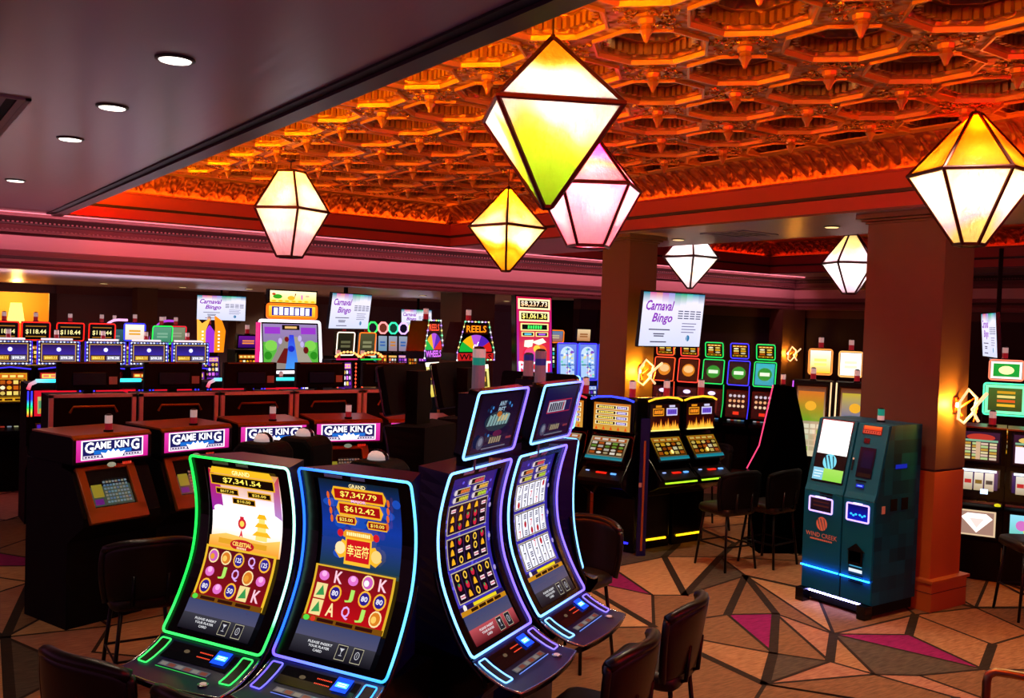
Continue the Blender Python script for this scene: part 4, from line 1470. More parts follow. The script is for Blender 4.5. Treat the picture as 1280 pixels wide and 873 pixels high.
lantern('small orange glass lantern showing two faces, over the back of the hall', 6.36, 9.38, 3.71, .46, .46, .52, 4, math.radians(-35 + 45), ['ffdcb0', 'ffa848', 'ff7c18'], ['fff0d0', 'ffb83c', 'ff8c08', 'ffb020'], 26, .03, .05, seed=3, crown=('ffa820', 70))
lantern('cream and peach glass lantern hanging alone toward the left, above the cartoon-screen machine', 4.22, 10.87, 3.82, .46, .46, .55, 5, math.radians(8), ['ffecd8', 'ffd0a0', 'ffb8a8'], ['fff0e4', 'fff0c8', 'ffd0d0', 'f8b0c8'], 24, .17, .16, seed=5, crown=('ffb030', 40))
lantern('six-sided lantern, orange glass above and pinkish white below, beside the large pillar', 7.40, 4.23, 3.90, .485, .49, .56, 6, math.radians(35), ['ff9a18', 'ff6808', 'ff3404'], ['fff0f4', 'fce4ec', 'f4b8e0', 'e8d888'], 30, .05, .115, zc=4.6, seed=7, crown=('ffb020', 90))
lantern('pale white and cream glass lantern beyond the beam, right of the slim pillar', 10.49, 10.42, 3.66, .42, .33, .47, 4, math.radians(-40 + 45), ['fff4f4', 'ffe8f0'], ['fff0f0', 'ffe8b0', 'ffe0e8'], 28, .16, .04, seed=9)
lantern('white and rose glass lantern hanging beyond the beam, partly hidden by the large pillar', 12.08, 8.71, 3.61, .42, .42, .44, 5, math.radians(10), ['ffe8f0', 'ffb8d0', 'ffd080'], ['fff4f8', 'ffd8ec'], 28, .10, .10, seed=11)

# =================================================================== CEILING FIXTURES
LENS = M('downlight_lens', 'ffffff', .4, 0, .3, 'fff4e6', 3.0)
LENSW = M('downlight_lens_amber', 'ffffff', .4, 0, .3, 'ffd890', 1.6)
TRIMR = M('downlight_trim', '2a1f20', .4)
def downlight(label, x, y, z, r, energy, col='ffe2c4', group='recessed downlights', lens=None, cone=1.6, soft=.12):
    t = thing('downlight', label, 'ceiling light', (x, y, z), 0, group)
    mb = MB()
    mb.lathe(TRIMR, [(r * 1.22, .0), (r * 1.22, -.008), (r * 1.02, -.012), (r, -.004)], (0, 0, 0), 24)
    mb.build('trim_ring', t)
    mb = MB()
    mb.lathe(lens or LENS, [(r, -.006), (r * .95, -.014), (0, -.015)], (0, 0, 0), 24)
    mb.build('lens', t)
    if energy:
        lamp('SPOT', 'beam', (0, 0, -.03), energy * 1.7, col, t, soft, spot=cone, blend=.6)
    return t
for (y, o) in ((4.62, 'nearest'), (5.97, 'second nearest'), (7.32, 'third nearest'), (10.18, 'farthest')):
    downlight('recessed downlight in the plain dark soffit, %s of its row of four' % o, 1.21, y, ZC, .075, 30, cone=1.7)
downlight('recessed downlight in the grey beam, left one of its two beyond the slim pillar', 9.15, 9.34, ZC, .075, 40, lens=LENSW)
downlight('recessed downlight in the grey beam, left of the large pillar cap', 9.0, 6.76, ZC, .075, 60, lens=LENSW)
for x, y, o in ((3.95, 19.9, 'left'), (5.5, 20.0, 'middle'), (6.45, 18.7, 'right')):
    downlight('recessed downlight in the low back ceiling, %s of three' % o, x, y, ZL, .07, 130, lens=LENSW, cone=2.6)
for x, y, o in ((9.6, 17.2, 'behind the blue leaded-glass pair'), (12.6, 18.5, 'behind the slim pillar'), (8.3, 20.2, 'behind the big square back pillar')):  # hidden downlights added to brighten the back wall
    downlight('added unseen downlight in the low back ceiling, ' + o, x, y, ZL, .07, 160, lens=LENSW, cone=2.6)
for x, y, zz, r, o, en in ((4.3, 4.72, ZT + .17, .09, 'above the large amber lantern', 130), (6.04, 4.72, ZT + .17, .085, 'in the middle of the gilded ceiling', 190), (6.91, 6.46, ZT + .17, .06, 'farthest of those in the gilded ceiling', 160), (6.91, 3.85, ZT + .17, .10, 'by the six-sided lantern', 160)):
    downlight('downlight set in a gilded octagonal recess, %s' % o, x, y, zz, r, en, 'ffe2c0', 'downlights in the gilded ceiling', cone=1.5)
# plain dim disc in one recess
t = thing('ceiling_speaker', 'large dull white ceiling speaker disc in a gilded recess, unlit', 'speaker', (5.17, 4.72, ZT + .16))
mb = MB(); mb.lathe(M('speaker_cloth', '8a7470', .7), [(.20, 0), (.19, -.02), (0, -.025)], (0, 0, 0), 28); mb.build('grille', t)
mb = MB(); mb.lathe(M('speaker_rim', 'b09a90', .5), [(.215, .002), (.215, -.015), (.195, -.018)], (0, 0, 0), 28); mb.build('rim', t)
# air vent
def vent(label, x0, x1, y0, y1, z, n, along):
    t = thing('air_vent', label, 'vent', ((x0 + x1) / 2, (y0 + y1) / 2, z))
    hx, hy = (x1 - x0) / 2, (y1 - y0) / 2
    mb = MB()
    W_ = M('vent_white', 'a09098', .5)
    for b in ((-hx, hx, -hy, -hy + .03), (-hx, hx, hy - .03, hy), (-hx, -hx + .03, -hy, hy), (hx - .03, hx, -hy, hy)):
        mb.box(W_, b[0], b[1], b[2], b[3], -.012, .0)
    mb.build('frame', t)
    mb = MB(); mb.box(BLACKM, -hx + .01, hx - .01, -hy + .01, hy - .01, -.004, -.001); mb.build('recess', t)
    mb = MB()
    for k in range(n):
        q = (k + .5) / n * 2 - 1
        if along == 'y': mb.box(W_, q * hx - hx / n * .4, q * hx + hx / n * .4, -hy + .03, hy - .03, -.010, -.005)
        else: mb.box(W_, -hx + .03, hx - .03, q * hy - hy / n * .4, q * hy + hy / n * .4, -.010, -.005)
    mb.build('louvre', t)
    return t
vent('slotted air vent in the dark soffit at the picture edge', .22, .80, 6.1, 7.95, ZC, 6, 'y')
vent('round-bladed dark air grille in the grey beam', 8.7, 9.35, 7.8, 8.5, ZC, 5, 'x')

# =================================================================== WALL SCONCES
ROD = M('sconce_rod_lit', 'fff0d0', .4, 0, .3, 'ffd8a0', 1.1)
RODW = M('sconce_rod_warm', 'ffd8a0', .4, 0, .3, 'ffb030', .9)
RODD = M('sconce_rod_bronze', '7a3410', .4, .4)
def sconce(label, x, y, z, rot, s=1., en=7.):
    t = thing('wall_sconce', label, 'wall light', (x, y, z), rot)
    mb = MB()
    mb.prism(RODD, [(-.035, -.07), (.035, -.07), (.035, .07), (-.035, .07)], -.02, 0, 'y')
    mb.build('back_plate', t)
    P = lambda a, b, c: Vector((a * s, -c * s * 1.1, b * s))
    hexa = [P(-.11, .04, .10), P(-.03, .16, .13), P(.06, .08, .16), P(.03, -.06, .15), P(-.05, -.16, .11), P(-.11, -.12, .09)]
    mb = MB(); mb.tube(ROD, hexa, .013 * s, 6, True); mb.build('crystal_outline', t)
    mb = MB(); mb.tube(ROD, [P(.19, .12, .18), P(-.03, -.03, .17), P(.10, -.14, .16)], .016 * s, 6); mb.build('crossed_rod', t)
    mb = MB()
    mb.tube(RODD, [P(.14, .08, .15), P(.10, -.15, .12)], .010 * s, 5); mb.tube(RODD, [P(.06, .08, .14), P(.0, -.02, .05)], .010 * s, 5)
    mb.tube(RODD, [P(-.03, .1, .10), P(.0, 0, .0)], .010 * s, 5); mb.tube(RODD, [P(-.05, -.1, .10), P(.0, -.02, .0)], .010 * s, 5)
    mb.build('bracket', t)
    mb = MB(); mb.lathe(BULB, [(0, -.02), (.015, -.012), (.015, .02), (0, .03)], (-.05 * s, -.05 * s, 0), 8); mb.build('bulb', t)
    lamp('POINT', 'bulb_light', (-.06 * s, -.09 * s, 0), en * 2.2, 'ffa028', t, .025)
    return t
sconce('crystal-shaped lit wall sconce on the large pillar above the kiosk side', 8.58, 4.965, 1.94, 0, 1., 26)
sconce('crystal-shaped lit wall sconce on the slim pillar below the bingo television', 8.50, 9.295, 1.98, 0, 1.05, 20)
sconce('crystal-shaped lit wall sconce far off at the back right corner pillar', 16.95, 13.745, 2.07, 0, 1.0, 9)

# =================================================================== TELEVISIONS
def art_bingo(a, w, h, full=True):
    a.rect(-w / 2, 0, w / 2, h, C('d8dcf4', 1.1), C('f4ecff', 1.15))
    rd = random.Random(2)
    d = a.d
    for k in range(10):
        a.d = d
        q = k / 10
        a.rect(-w / 2 + w * q, h * (.80 + .05 * math.sin(k)), -w / 2 + w * (q + .1), h, mix(C('f0e8ff', 1.1), C('ffffff'), .3), C(['2088a0', 'd8589a', 'e07878', 'b060b8', '9890d8', '209888', '18a878', '30b8a8', '2098b0', '1878a0'][k], 1.1))
    a.d = d + .002
    a.text('Carnaval', -w * .22, h * .76, w * .45, h * .19, C('8a28b8', 1.1), .07, .3)
    a.text('Bingo', -w * .17, h * .51, w * .33, h * .22, C('8a28b8', 1.1), .07, .3)
    for z, ww in ((.30, .34), (.22, .18), (.18, .16), (.07, .26)):
        a.rect(-w * .2 - w * ww / 2, h * z, -w * .2 + w * ww / 2, h * (z + .022), C('50486a')); a.d -= a.lay
    for k in range(4):
        for q in range(4):
            a.rect(w * (.08 + .1 * q), h * (.66 - .045 * k), w * (.16 + .1 * q), h * (.68 - .045 * k), C('585878')); a.d -= a.lay
    for k in range(4):
        a.rect(w * .16, h * (.43 - .055 * k), w * (.40 - .03 * (k % 2)), h * (.445 - .055 * k), C('706898')); a.d -= a.lay
    a.disc(w * .28, h * .16, w * .03, C('2878b0'), h * .06); a.rect(w * .265, h * .09, w * .272, h * .2, C('d8e0f4'))

def television(label, x, y, z, n, w, h, art=True, tilt=.10, hang=ZC, wall=None):
    t = thing('television', label, 'television', (x, y, z), facing(*n))
    o = Vector((0, 0, 0)); u = Vector((0, -tilt, 1)).normalized(); nn = Vector((0, -u.z, -u.y * -1 * 1.0))
    nn = Vector((0, -u.z, u.y)); r = Vector((1, 0, 0))
    mb = MB(); mb.T = Matrix((r, u, nn)).transposed().to_4x4()
    b = .014
    mb.prism((BLACK if art else BLACKM), [(-w / 2 - b, -b), (w / 2 + b, -b), (w / 2 + b, h + b), (-w / 2 - b, h + b)], -.05, .0, 'z')
    mb.build('housing', t, bevel=.004)
    mb = MB(); fn = flat(o, r, u, nn)
    a = Art(mb, lambda x_, y_, d: fn(x_, y_, d + .002), GLOWN)
    a.rect(-w / 2, 0, w / 2, h, C('020204'))
    if art: art_bingo(a, w, h)
    mb.build('screen', t)
    mb = MB()
    mb.box(BLACKM, -.12, .12, .04, .09, h * .3, h * .7)
    if wall: mb.box(BLACKM, -.05, .05, .09, wall, h * .45, h * .6)
    else: mb.box(BLACKM, -.025, .025, .05, .10, h * .4, hang - z)
    mb.build('ceiling_mount', t)
    return t
television('bingo advert television hung before the slim pillar, largest of the lit ones', 8.78, 9.05, 2.33, (0, -1), 1.10, .70, wall=.24)
television('bingo advert television right of the big cartoon-screen machine, foreshortened', 6.75, 14.6, 2.37, (.476, -.88), 1.08, .58, tilt=.12, hang=ZL)
television('bingo advert television over the far left machines', 6.75, 21.4, 2.38, (-.25, -.97), 1.05, .55, hang=ZL)
television('small bingo advert television above the ring-topped machines', 11.3, 20.5, 2.30, (-.75, -.66), .78, .48, hang=ZL)
television('narrow sliver of a lit television right of the large pillar', 12.45, 6.75, 2.33, (-.62, .78), 1.0, .58, tilt=.08)
television('black television seen from behind, hung left of the slim pillar', 11.62, 14.35, 2.18, (.88, .47), 1.6, .84, False, hang=ZL)

# =================================================================== BACKGROUND SLOT MACHINES
PAL = dict(
    gold=['2a1204', 'f0b020', 'ffe070', 'c86010', 'fff4c0'], fire=['300804', 'ff7010', 'ffd040', 'd02008', 'fff0a0'],
    blue=['08104a', '3048e0', '80b0ff', 'e8f0ff', '6030d0'], green=['042a10', '20c050', 'a0f080', 'f0e060', 'ffffff'],
    purple=['1c0638', '8a30d0', 'e070f0', 'ffd060', 'ffffff'], red=['38040c', 'e01828', 'ff8060', 'ffe060', 'ffffff'],
    aqua=['04303a', '20b0c0', '90f0f0', 'f0f8c0', 'e06060'], cream=['4a2a10', 'f0d8a0', 'fff4e0', 'd06020', '80b040'])
def art_mixed(pal, seed, s=1.0, rows=3, cols=5):
    P = PAL[pal]
    def f(a, w, h):
        rd = random.Random(seed)
        a.rect(-w / 2, 0, w / 2, h, C(P[0], s), C(P[rd.choice((0, 1))], s * .7))
        a.rect(-w * .46, h * .82, w * .46, h * .96, C(P[3], s)); 
        for k in range(4): a.rect(-w * .42 + w * .22 * k, h * .85, -w * .26 + w * .22 * k, h * .93, C(P[2], s)); a.d -= a.lay
        a.up()
        a.rect(-w * .46, h * .22, w * .46, h * .78, C(P[0], s * .6)); d = a.d
        for i in range(cols):
            for j in range(rows):
                a.d = d
                cx = -w * .46 + w * .92 * (i + .5) / cols; cy = h * (.22 + .56 * (j + .5) / rows)
                c_ = C(rd.choice(P[1:]), s * rd.uniform(.6, 1.15))
                if rd.random() < .5: a.disc(cx, cy, w * .36 / cols, c_, h * .2 / rows, 8)
                else: a.rect(cx - w * .34 / cols, cy - h * .19 / rows, cx + w * .34 / cols, cy + h * .19 / rows, c_)
        a.d = d + .002
        a.rect(-w * .46, h * .04, w * .46, h * .16, C(P[1], s * .8))
        for k in range(3): a.rect(-w * .42 + w * .29 * k, h * .06, -w * .20 + w * .29 * k, h * .13, C(P[0], s)); a.d -= a.lay
    return f
def art_plain(c1, c2, s=1., logo=None, lc='ffffff', oval=None):
    def f(a, w, h):
        a.rect(-w / 2, 0, w / 2, h, C(c1, s), C(c2, s))
        if oval: a.disc(0, h * .5, w * .38, C(oval, s * 1.1), h * .28, 20)
        if logo: a.text(logo, 0, h * .5, w * .72, h * .3, C(lc, s * 1.2), .05)
        else:
            for k in range(2): a.rect(-w * .3, h * (.32 + .2 * k), w * .3, h * (.44 + .2 * k), C(lc, s)); a.d -= a.lay
    return f
def art_moon(amounts):
    def f(a, w, h):
        a.rect(-w / 2, 0, w / 2, h, C('c8a050', .9)); a.rect(-w * .47, h * .04, w * .47, h * .96, C('3a30c0', 1.1), C('14104a', 1.0))
        a.disc(0, h * .68, w * .075, C('8078f0', 1.3), h * .13); a.disc(0, h * .68, w * .055, C('f4f4ff', 1.8), h * .10)
        a.rect(-w * .46, h * .05, w * .46, h * .40, C('2a1a30'))
        for k, (s_, t) in enumerate(zip((-1, 1), amounts)):
            a.rect(w * (s_ * .23) - w * .20, h * .10, w * (s_ * .23) + w * .20, h * .34, C('c89020' if k == 0 else '9090a8', 1.0)); 
            a.text(t, w * s_ * .23, h * .22, w * .34, h * .15, C('ffe870' if k == 0 else 'ffffff', 1.3), .04); a.d -= a.lay
    return f
def art_amount(t, col='fff0a0'):
    def f(a, w, h):
        a.rect(-w / 2, 0, w / 2, h, C('060804')); a.rect(-w * .4, h * .78, w * .4, h * .84, C('b07020', .9))
        a.text(t, 0, h * .46, w * .8, h * .32, C(col, 1.2), .04); a.rect(-w * .4, h * .14, w * .4, h * .2, C('b07020', .9))
    return f
def art_flames(a, w, h):
    a.rect(-w / 2, 0, w / 2, h, C('3a0804'), C('180404'))
    for s_, c1, c2 in ((-1, 'e8901c', 'ffb030'), (1, 'a890f0', '7a60d8')):
        cx = w * .23 * s_
        a.rect(cx - w * .19, h * .56, cx + w * .19, h * .84, C(c1 if s_ < 0 else 'd8d0f4', 1.1)); a.rect(cx - w * .165, h * .60, cx + w * .165, h * .80, C('2a1004' if s_ < 0 else c2))
        a.glyphs(cx, h * .70, w * .29, h * .13, 6, C('ff9020' if s_ < 0 else '5030a0', 1.2), w * .01)
        a.rect(cx - w * .10, h * .87, cx + w * .10, h * .95, C(c1 if s_ < 0 else 'd8d0f4', 1.0))
    rd = random.Random(9); d = a.d
    for k in range(11):
        a.d = d
        cx = -w * .46 + w * .92 * (k + .5) / 11; hh = h * rd.uniform(.26, .50); b = w * .06
        a.poly([(cx - b, 0), (cx + b, 0), (cx + b * .9, hh * .4), (cx + b * .2, hh), (cx - b * .3, hh * .55), (cx - b * .8, hh * .35)], C('ffd040', 1.3), C('e04008', 1.0))
    a.rect(-w / 2, 0, w / 2, h * .05, C('ffe880', 1.2))
def art_ladder(a, w, h):
    a.rect(-w / 2, 0, w / 2, h, C('d8a040', 1.0), C('c87018', 1.0))
    for k in range(4):
        z = h * (.78 - .19 * k)
        a.rect(-w * .44, z, w * .44, z + h * .14, C('f8e8b0', 1.1)); a.rect(-w * .41, z + h * .02, w * .1, z + h * .12, C('3a1c10')); a.rect(w * .13, z + h * .02, w * .41, z + h * .12, C('6a4c90'))
        a.d -= 2 * a.lay
        a.up(); a.up()
        a.glyphs(-w * .15, z + h * .07, w * .42, h * .06, 8, C('ffe060', 1.2)); a.d -= a.lay; a.glyphs(w * .27, z + h * .07, w * .22, h * .06, 5, C('d8d0ff', 1.2))
    for k in range(5): a.poly([(-w * .44 + w * .2 * k, h * .02), (-w * .36 + w * .2 * k, h * .02), (-w * .40 + w * .2 * k, h * .16)], C('e05010', 1.1)); a.d -= a.lay
def art_glassarch(a, w, h):
    a.rect(-w / 2, 0, w / 2, h, C('3048c8', 1.0), C('7088e8', 1.1))
    a.disc(0, h * .72, w * .38, C('c8e0ff', 1.1), h * .22, 20); a.rect(-w * .38, h * .05, w * .38, h * .72, C('b0d0f8', 1.05)); 
    rd = random.Random(6); d = a.d
    for k in range(42):
        a.d = d + .0003 * (k % 4)
        a.disc(rd.uniform(-.32, .32) * w, rd.uniform(.08, .86) * h, w * .07, C(rd.choice(['6088e8', 'e8a0d0', '70d8c0', 'f0e8a0', '8050d0', 'ffffff', '40a0e0']), 1.0), h * .035, 6)
    a.d = d + .002
    a.rect(-w * .01, h * .05, w * .01, h * .9, C('20309a')); a.rect(-w * .38, h * .40, w * .38, h * .42, C('20309a'))
def art_king(a, w, h):
    """royal blue sign panel with a white crown, banners and the big lettering"""
    a.rect(-w / 2, 0, w / 2, h, C('c81888', 1.15), C('e03aa8', 1.2))
    a.rect(-w * .43, h * .06, w * .43, h * .95, C('fff0f8', 1.4)); a.rect(-w * .41, h * .10, w * .41, h * .90, C('1c1a60', 1.0))
    a.rect(-w * .26, h * .28, w * .26, h * .46, C('1868c8', 1.2))
    for s_ in (-1, 1):
        a.rect(w * .28 * s_ - w * .12, h * .12, w * .28 * s_ + w * .12, h * .25, C('e8d8f0', 1.1))
        for k in range(5): a.rect(w * (.28 * s_ - .10 + .04 * k), h * .15, w * (.28 * s_ - .075 + .04 * k), h * .22, C('30204a')); a.d -= a.lay
    a.up()
    for s_, b, bd in ((1.0, 'ffffff', .08),):
        a.text('G', -w * .325, h * .61, w * .12, h * .50, C(b, 1.5), bd); a.d -= a.lay
        a.text('AME', -w * .145, h * .68, w * .23, h * .33, C(b, 1.5), bd); a.d -= a.lay
        a.text('KIN', w * .12, h * .68, w * .20, h * .33, C(b, 1.5), bd); a.d -= a.lay
        a.text('G', w * .31, h * .61, w * .12, h * .50, C(b, 1.5), bd)
    a.poly([(-w * .13, h * .12), (w * .13, h * .12), (w * .17, h * .36), (w * .10, h * .30), (w * .07, h * .44), (w * .03, h * .34), (0, h * .50), (-w * .03, h * .34), (-w * .07, h * .44), (-w * .10, h * .30), (-w * .17, h * .36)], C('fff4fa', 1.7))
def art_menu(pal):
    def f(a, w, h):
        a.rect(-w / 2, 0, w / 2, h, C('4a5a4a', .55) if pal == 0 else C('6a5040', .5))
        a.rect(-w * .46, h * .25, -w * .2, h * .9, C('b0a030', .55)); a.rect(-w * .46, h * .04, -w * .25, h * .2, C('6a2080', .7))
        d = a.d; rd = random.Random(pal)
        for k in range(9):
            for q in range(8):
                a.d = d
                a.rect(-w * .16 + w * .078 * q, h * (.06 + .095 * k), -w * .10 + w * .078 * q, h * (.12 + .095 * k), C(rd.choice(['7a8a90', '5a7a98', '8a8a78', '70909a'] if pal == 0 else ['a06858', '90705a', '7a6a70']), .65))
    return f
def art_reels3(a, w, h):
    a.rect(-w / 2, 0, w / 2, h, C('20103a'), C('3a2060'))
    for k in range(3):
        cx = -w * .28 + w * .28 * k
        a.rect(cx - w * .12, h * .12, cx + w * .12, h * .88, C('c0a880', .8), C('f0e8d8', 1.0)); a.rect(cx - w * .09, h * .42, cx + w * .09, h * .58, C(('c02828', '7a5a20', '303030')[k])); a.d -= 2 * a.lay
    a.up(); a.up(); a.up()
    a.rect(-w * .46, h * .90, w * .46, h, C('e8f0ff', 1.6)); a.rect(w * .06, h * .02, w * .26, h * .22, C('c0d8ff', 2.0))
def art_paytable(c):
    def f(a, w, h):
        a.rect(-w / 2, 0, w / 2, h, C('2a1208'), C('3a1830')); a.disc(0, h * .82, w * .38, C(c, 1.0), h * .12, 20)
        d = a.d
        for k in range(4):
            for q in range(6):
                a.d = d
                a.rect(-w * .45 + w * .23 * k, h * (.06 + .1 * q), -w * .26 + w * .23 * k, h * (.135 + .1 * q), C(('e8d8a0', 'd0a040', 'c0d890', 'e8c8b0')[(k + q) % 4], .9))
        a.d = d + .001; a.rect(-w * .12, h * .06, w * .0, h * .66, C('e0b890', .9)); a.rect(-w * .46, h * .67, w * .46, h * .74, C('90c8a0', .8))
    return f
def art_diamond(a, w, h):
    a.rect(-w / 2, 0, w / 2, h, C('e8c8a0', 1.0)); a.rect(-w * .45, h * .06, w * .45, h * .94, C('b08878', .9))
    a.poly([(-w * .42, h * .7), (-w * .25, h * .88), (w * .25, h * .88), (w * .42, h * .7), (0, h * .12)], C('fff4ec', 1.5)); a.poly([(-w * .2, h * .68), (w * .2, h * .68), (0, h * .3)], C('f0d8d0', 1.2))

def panel(t, nm, x0, x1, z0, z1, y0, y1, art, frame=None, depth=.09, rim=.02, far=True, body=None, fr=.010):
    """display box whose face leans from (y0, z0) to (y1, z1)"""
    o = Vector(((x0 + x1) / 2, y0, z0)); v = Vector((0, y1 - y0, z1 - z0)); L = v.length
    u = v.normalized(); n = Vector((0, -u.z, u.y)); r = Vector((1, 0, 0)); w = x1 - x0
    mb = MB(); mb.T = Matrix((r, u, n)).transposed().to_4x4(); mb.T.translation = o
    mb.prism(body or BLACK, [(-w / 2, 0), (w / 2, 0), (w / 2, L), (-w / 2, L)], -depth, 0, 'z')
    bx = mb.build(nm, t)
    fn = flat(o, r, u, n)
    mb = MB()
    a = Art(mb, lambda x, y, d: fn(x, y + rim, d + .002), GLOW if far else GLOWN, lay=.0009)
    art(a, w - 2 * rim, L - 2 * rim)
    mb.build('screen', bx)
    if frame:
        mb = MB()
        col, st = frame
        cf = col if callable(col) else (lambda x, y: C(col, st))
        neon_loop(mb, dense(round_rect(-w / 2 + .004, .004, w / 2 - .004, L - .004, .03, 3), .12), lambda x, y: fn(x, y, .006), fr, cf, NEONF if far else NEON)
        mb.build('light_frame', bx)
    return bx

def cabinet(t, w, zt, depth=.55, deck=.86, prot=.20, mat=None, lean=.10, base=None):
    mb = MB()
    hw = w / 2
    mb.prism(mat or BLACK, [(.03, .0), (.03, deck - .22), (-prot + .04, deck - .10), (-prot, deck - .05), (-prot, deck), (.0, deck + .07), (lean, zt), (depth, zt), (depth, 0)], -hw, hw)
    mb.build('cabinet', t, bevel=.006)
    mb = MB()
    mb.prism(CHAR, [(-prot - .006, deck - .04), (-prot - .006, deck + .006), (-.01, deck + .078), (-.01, deck + .04)], -hw + .01, hw - .01)
    for k in range(5):
        mb.box(GLOW, -hw * .7 + hw * .3 * k, -hw * .7 + hw * .3 * k + .05, -prot * .6, -prot * .35, deck + .05, deck + .062, C(('e8e8f0', 'd04030', 'a0a8b8', 'd8d8a0', '60a0e0')[k], .5))
    mb.build('button_deck', t)

# ---- video-poker bank with crown signs (arched row of five, each turned a little further)
def king_machine(label, x, y, wv, pal):
    wv = Vector(wv).normalized()
    n = (wv.y, -wv.x)
    t = thing('poker_machine', label, 'slot machine', (x + wv.x * .34, y + wv.y * .34, 0), facing(*n), 'poker machines with crown signs')
    mb = MB()
    mb.prism(BLACKM, [(.06, 0), (.06, .70), (-.17, .86), (-.17, .93), (.02, 1.27), (.16, 1.30), (.16, 1.33), (.7, 1.33), (.7, 0)], -.34, .34)
    mb.build('cabinet', t)
    mb = MB()
    mb.prism(BLACKM, [(.0, 1.335), (.0, 1.53), (.03, 1.55), (.62, 1.55), (.66, 1.50), (.66, 1.335)], -.345, .345)
    top = mb.build('sign_box', t)
    mb = MB()
    mb.prism(AMBERW, [(-.012, 1.528), (-.012, 1.545), (.02, 1.566), (.62, 1.566), (.62, 1.552), (.03, 1.552)], -.345, .345)
    for s_ in (-1, 1): mb.box(WOODR, s_ * .333 - .012, s_ * .333 + .012, -.012, .0, 1.335, 1.53)
    mb.box(WOODR, -.345, .345, -.012, .0, 1.335, 1.352)
    mb.build('sign_trim', top)
    mb = MB()
    a = Art(mb, flat((0, -.003, 1.352), (1, 0, 0), (0, 0, 1), (0, -1, 0)), GLOWN)
    art_king(a, .64, .178)
    mb.build('sign_face', top)
    # slanted screen in an amber-brown surround
    o = Vector((-.05, -.155, .955)); u = Vector((0, .19, .31)).normalized(); nn = Vector((0, -u.z, u.y)); r = Vector((1, 0, 0))
    L = math.hypot(.19, .31)
    mb = MB(); mb.T = Matrix((r, u, nn)).transposed().to_4x4(); mb.T.translation = o
    b0, b1 = .235, .255
    for q in ([(-b1, -.02), (-b0 + .05, -.02), (-b0 + .05, L + .03), (-b1, L + .03)], [(b0 - .05, -.02), (b1, -.02), (b1, L + .03), (b0 - .05, L + .03)],
              [(-b1, -.09), (b1, -.09), (b1, .035), (-b1, .035)], [(-b1, L - .005), (b1, L - .005), (b1, L + .03), (-b1, L + .03)]):
        mb.prism(AMBERW, q, -.01, .035, 'z')
    ps = mb.build('screen_surround', t, bevel=.005)
    mb = MB()
    a = Art(mb, (lambda f: (lambda x, y, d: f(x, y + .03, d + .008)))(flat(o, r, u, nn)), GLOWN)
    a.rect(-.19, 0, .19, L - .03, C('050505')); a.d += .001
    art_menu(pal)(Art_shift(a, 0, .02), .35, L - .06)
    mb.build('screen', ps)
    mb = MB()
    f2 = flat(o, r, u, nn)
    for k in range(5):
        mb.box(GLOWN, -.19 + k * .07, -.15 + k * .07, -.20, -.18, .925, .94, C('ffe8d0', 1.6 if k == 2 else .25))
    mb.build('button_row', ps)
    mb = MB()
    a = Art(mb, flat((0, .005, 1.285), (1, 0, 0), (0, .3, 1), (0, -1, .3)), GLOWN)
    a.disc(.0, .02, .04, C('a0a890', .55), .02); a.d -= a.lay
    for k in range(7): a.rect(.10 + k * .012, .012, .107 + k * .012, .034, C('e02818', 1.1)); a.d -= a.lay
    mb.build('credit_meter', t)
    candle(t, .02, .1, 1.566, 1.25, ((LREDM, .04), (LWHT, .05)))
    return t
class Art_shift:
    """the same picture surface with its origin moved"""
    def __init__(s, a, dx, dy):
        s.a = a; s.dx = dx; s.dy = dy
    def __getattr__(s, k):
        return getattr(s.a, k)
    @property
    def d(s): return s.a.d
    @d.setter
    def d(s, v): s.a.d = v
    def rect(s, x0, y0, x1, y1, c, c2=None, skew=0.): s.a.rect(x0 + s.dx, y0 + s.dy, x1 + s.dx, y1 + s.dy, c, c2, skew)
for k, (x, y, wv) in enumerate(((1.40, 8.08, (.94, .34)), (2.15, 8.36, (.965, .26)), (2.89, 8.57, (.99, .0)), (3.65, 8.60, (.99, -.16)), (4.39, 8.47, (.95, -.31)))):
    king_machine('poker machine with pink and blue crown sign, %s in its curved row' % ('leftmost', 'second from left', 'middle one', 'fourth from left', 'rightmost, sign mostly hidden')[k], x, y, wv, k % 2)

# ---- machines whose pale-framed backs face us, a black monitor on each
def back_machine(label, x):
    t = thing('slot_machine', label, 'slot machine', (x, 10.10, 0), facing(0, 1), 'machines with pale-framed backs')
    mb = MB()
    mb.box(BLACKM, -.395, .395, -.55, -.02, 0, 1.70)
    mb.build('cabinet', t)
    mb = MB()
    for q in ((-.405, -.365, .72, 1.72), (.365, .405, .72, 1.72)): mb.box(PALEM, q[0], q[1], -.03, .012, q[2], q[3])
    mb.box(PALEM, -.405, .405, -.03, .012, 1.69, 1.725)
    mb.build('back_frame', t)
    mb = MB()
    mb.tube(AMBERW, [(-.22, .02, 1.54), (-.19, .03, 1.60), (.19, .03, 1.60), (.22, .02, 1.54)], .012, 6)
    mb.build('carry_handle', t)
    mb = MB(); mb.box(BLACKM, -.04, .04, -.34, -.26, 1.70, 1.86); mb.build('monitor_post', t)
    mb = MB()
    mb.box(BLACKM, -.30, .30, -.32, -.24, 1.74, 2.03); mb.box(BLACK, -.16, .16, -.24, -.20, 1.79, 1.93)
    mo = mb.build('monitor', t, bevel=.008)
    mb = MB(); mb.box(STICK, -.27, -.19, -.242, -.238, 1.80, 1.88); mb.build('label_sticker', mo)
    mb = MB(); mb.box(AMBERW, -.26, .26, -.243, -.238, 2.015, 2.025); mb.build('edge_trim', mo)
    return t
for k in range(5):
    back_machine('black machine seen from its pale-framed back, monitor on top, %s of five' % ('first from left', 'second from left', 'middle', 'second from right', 'last on the right')[k], 1.93 + .84 * k)

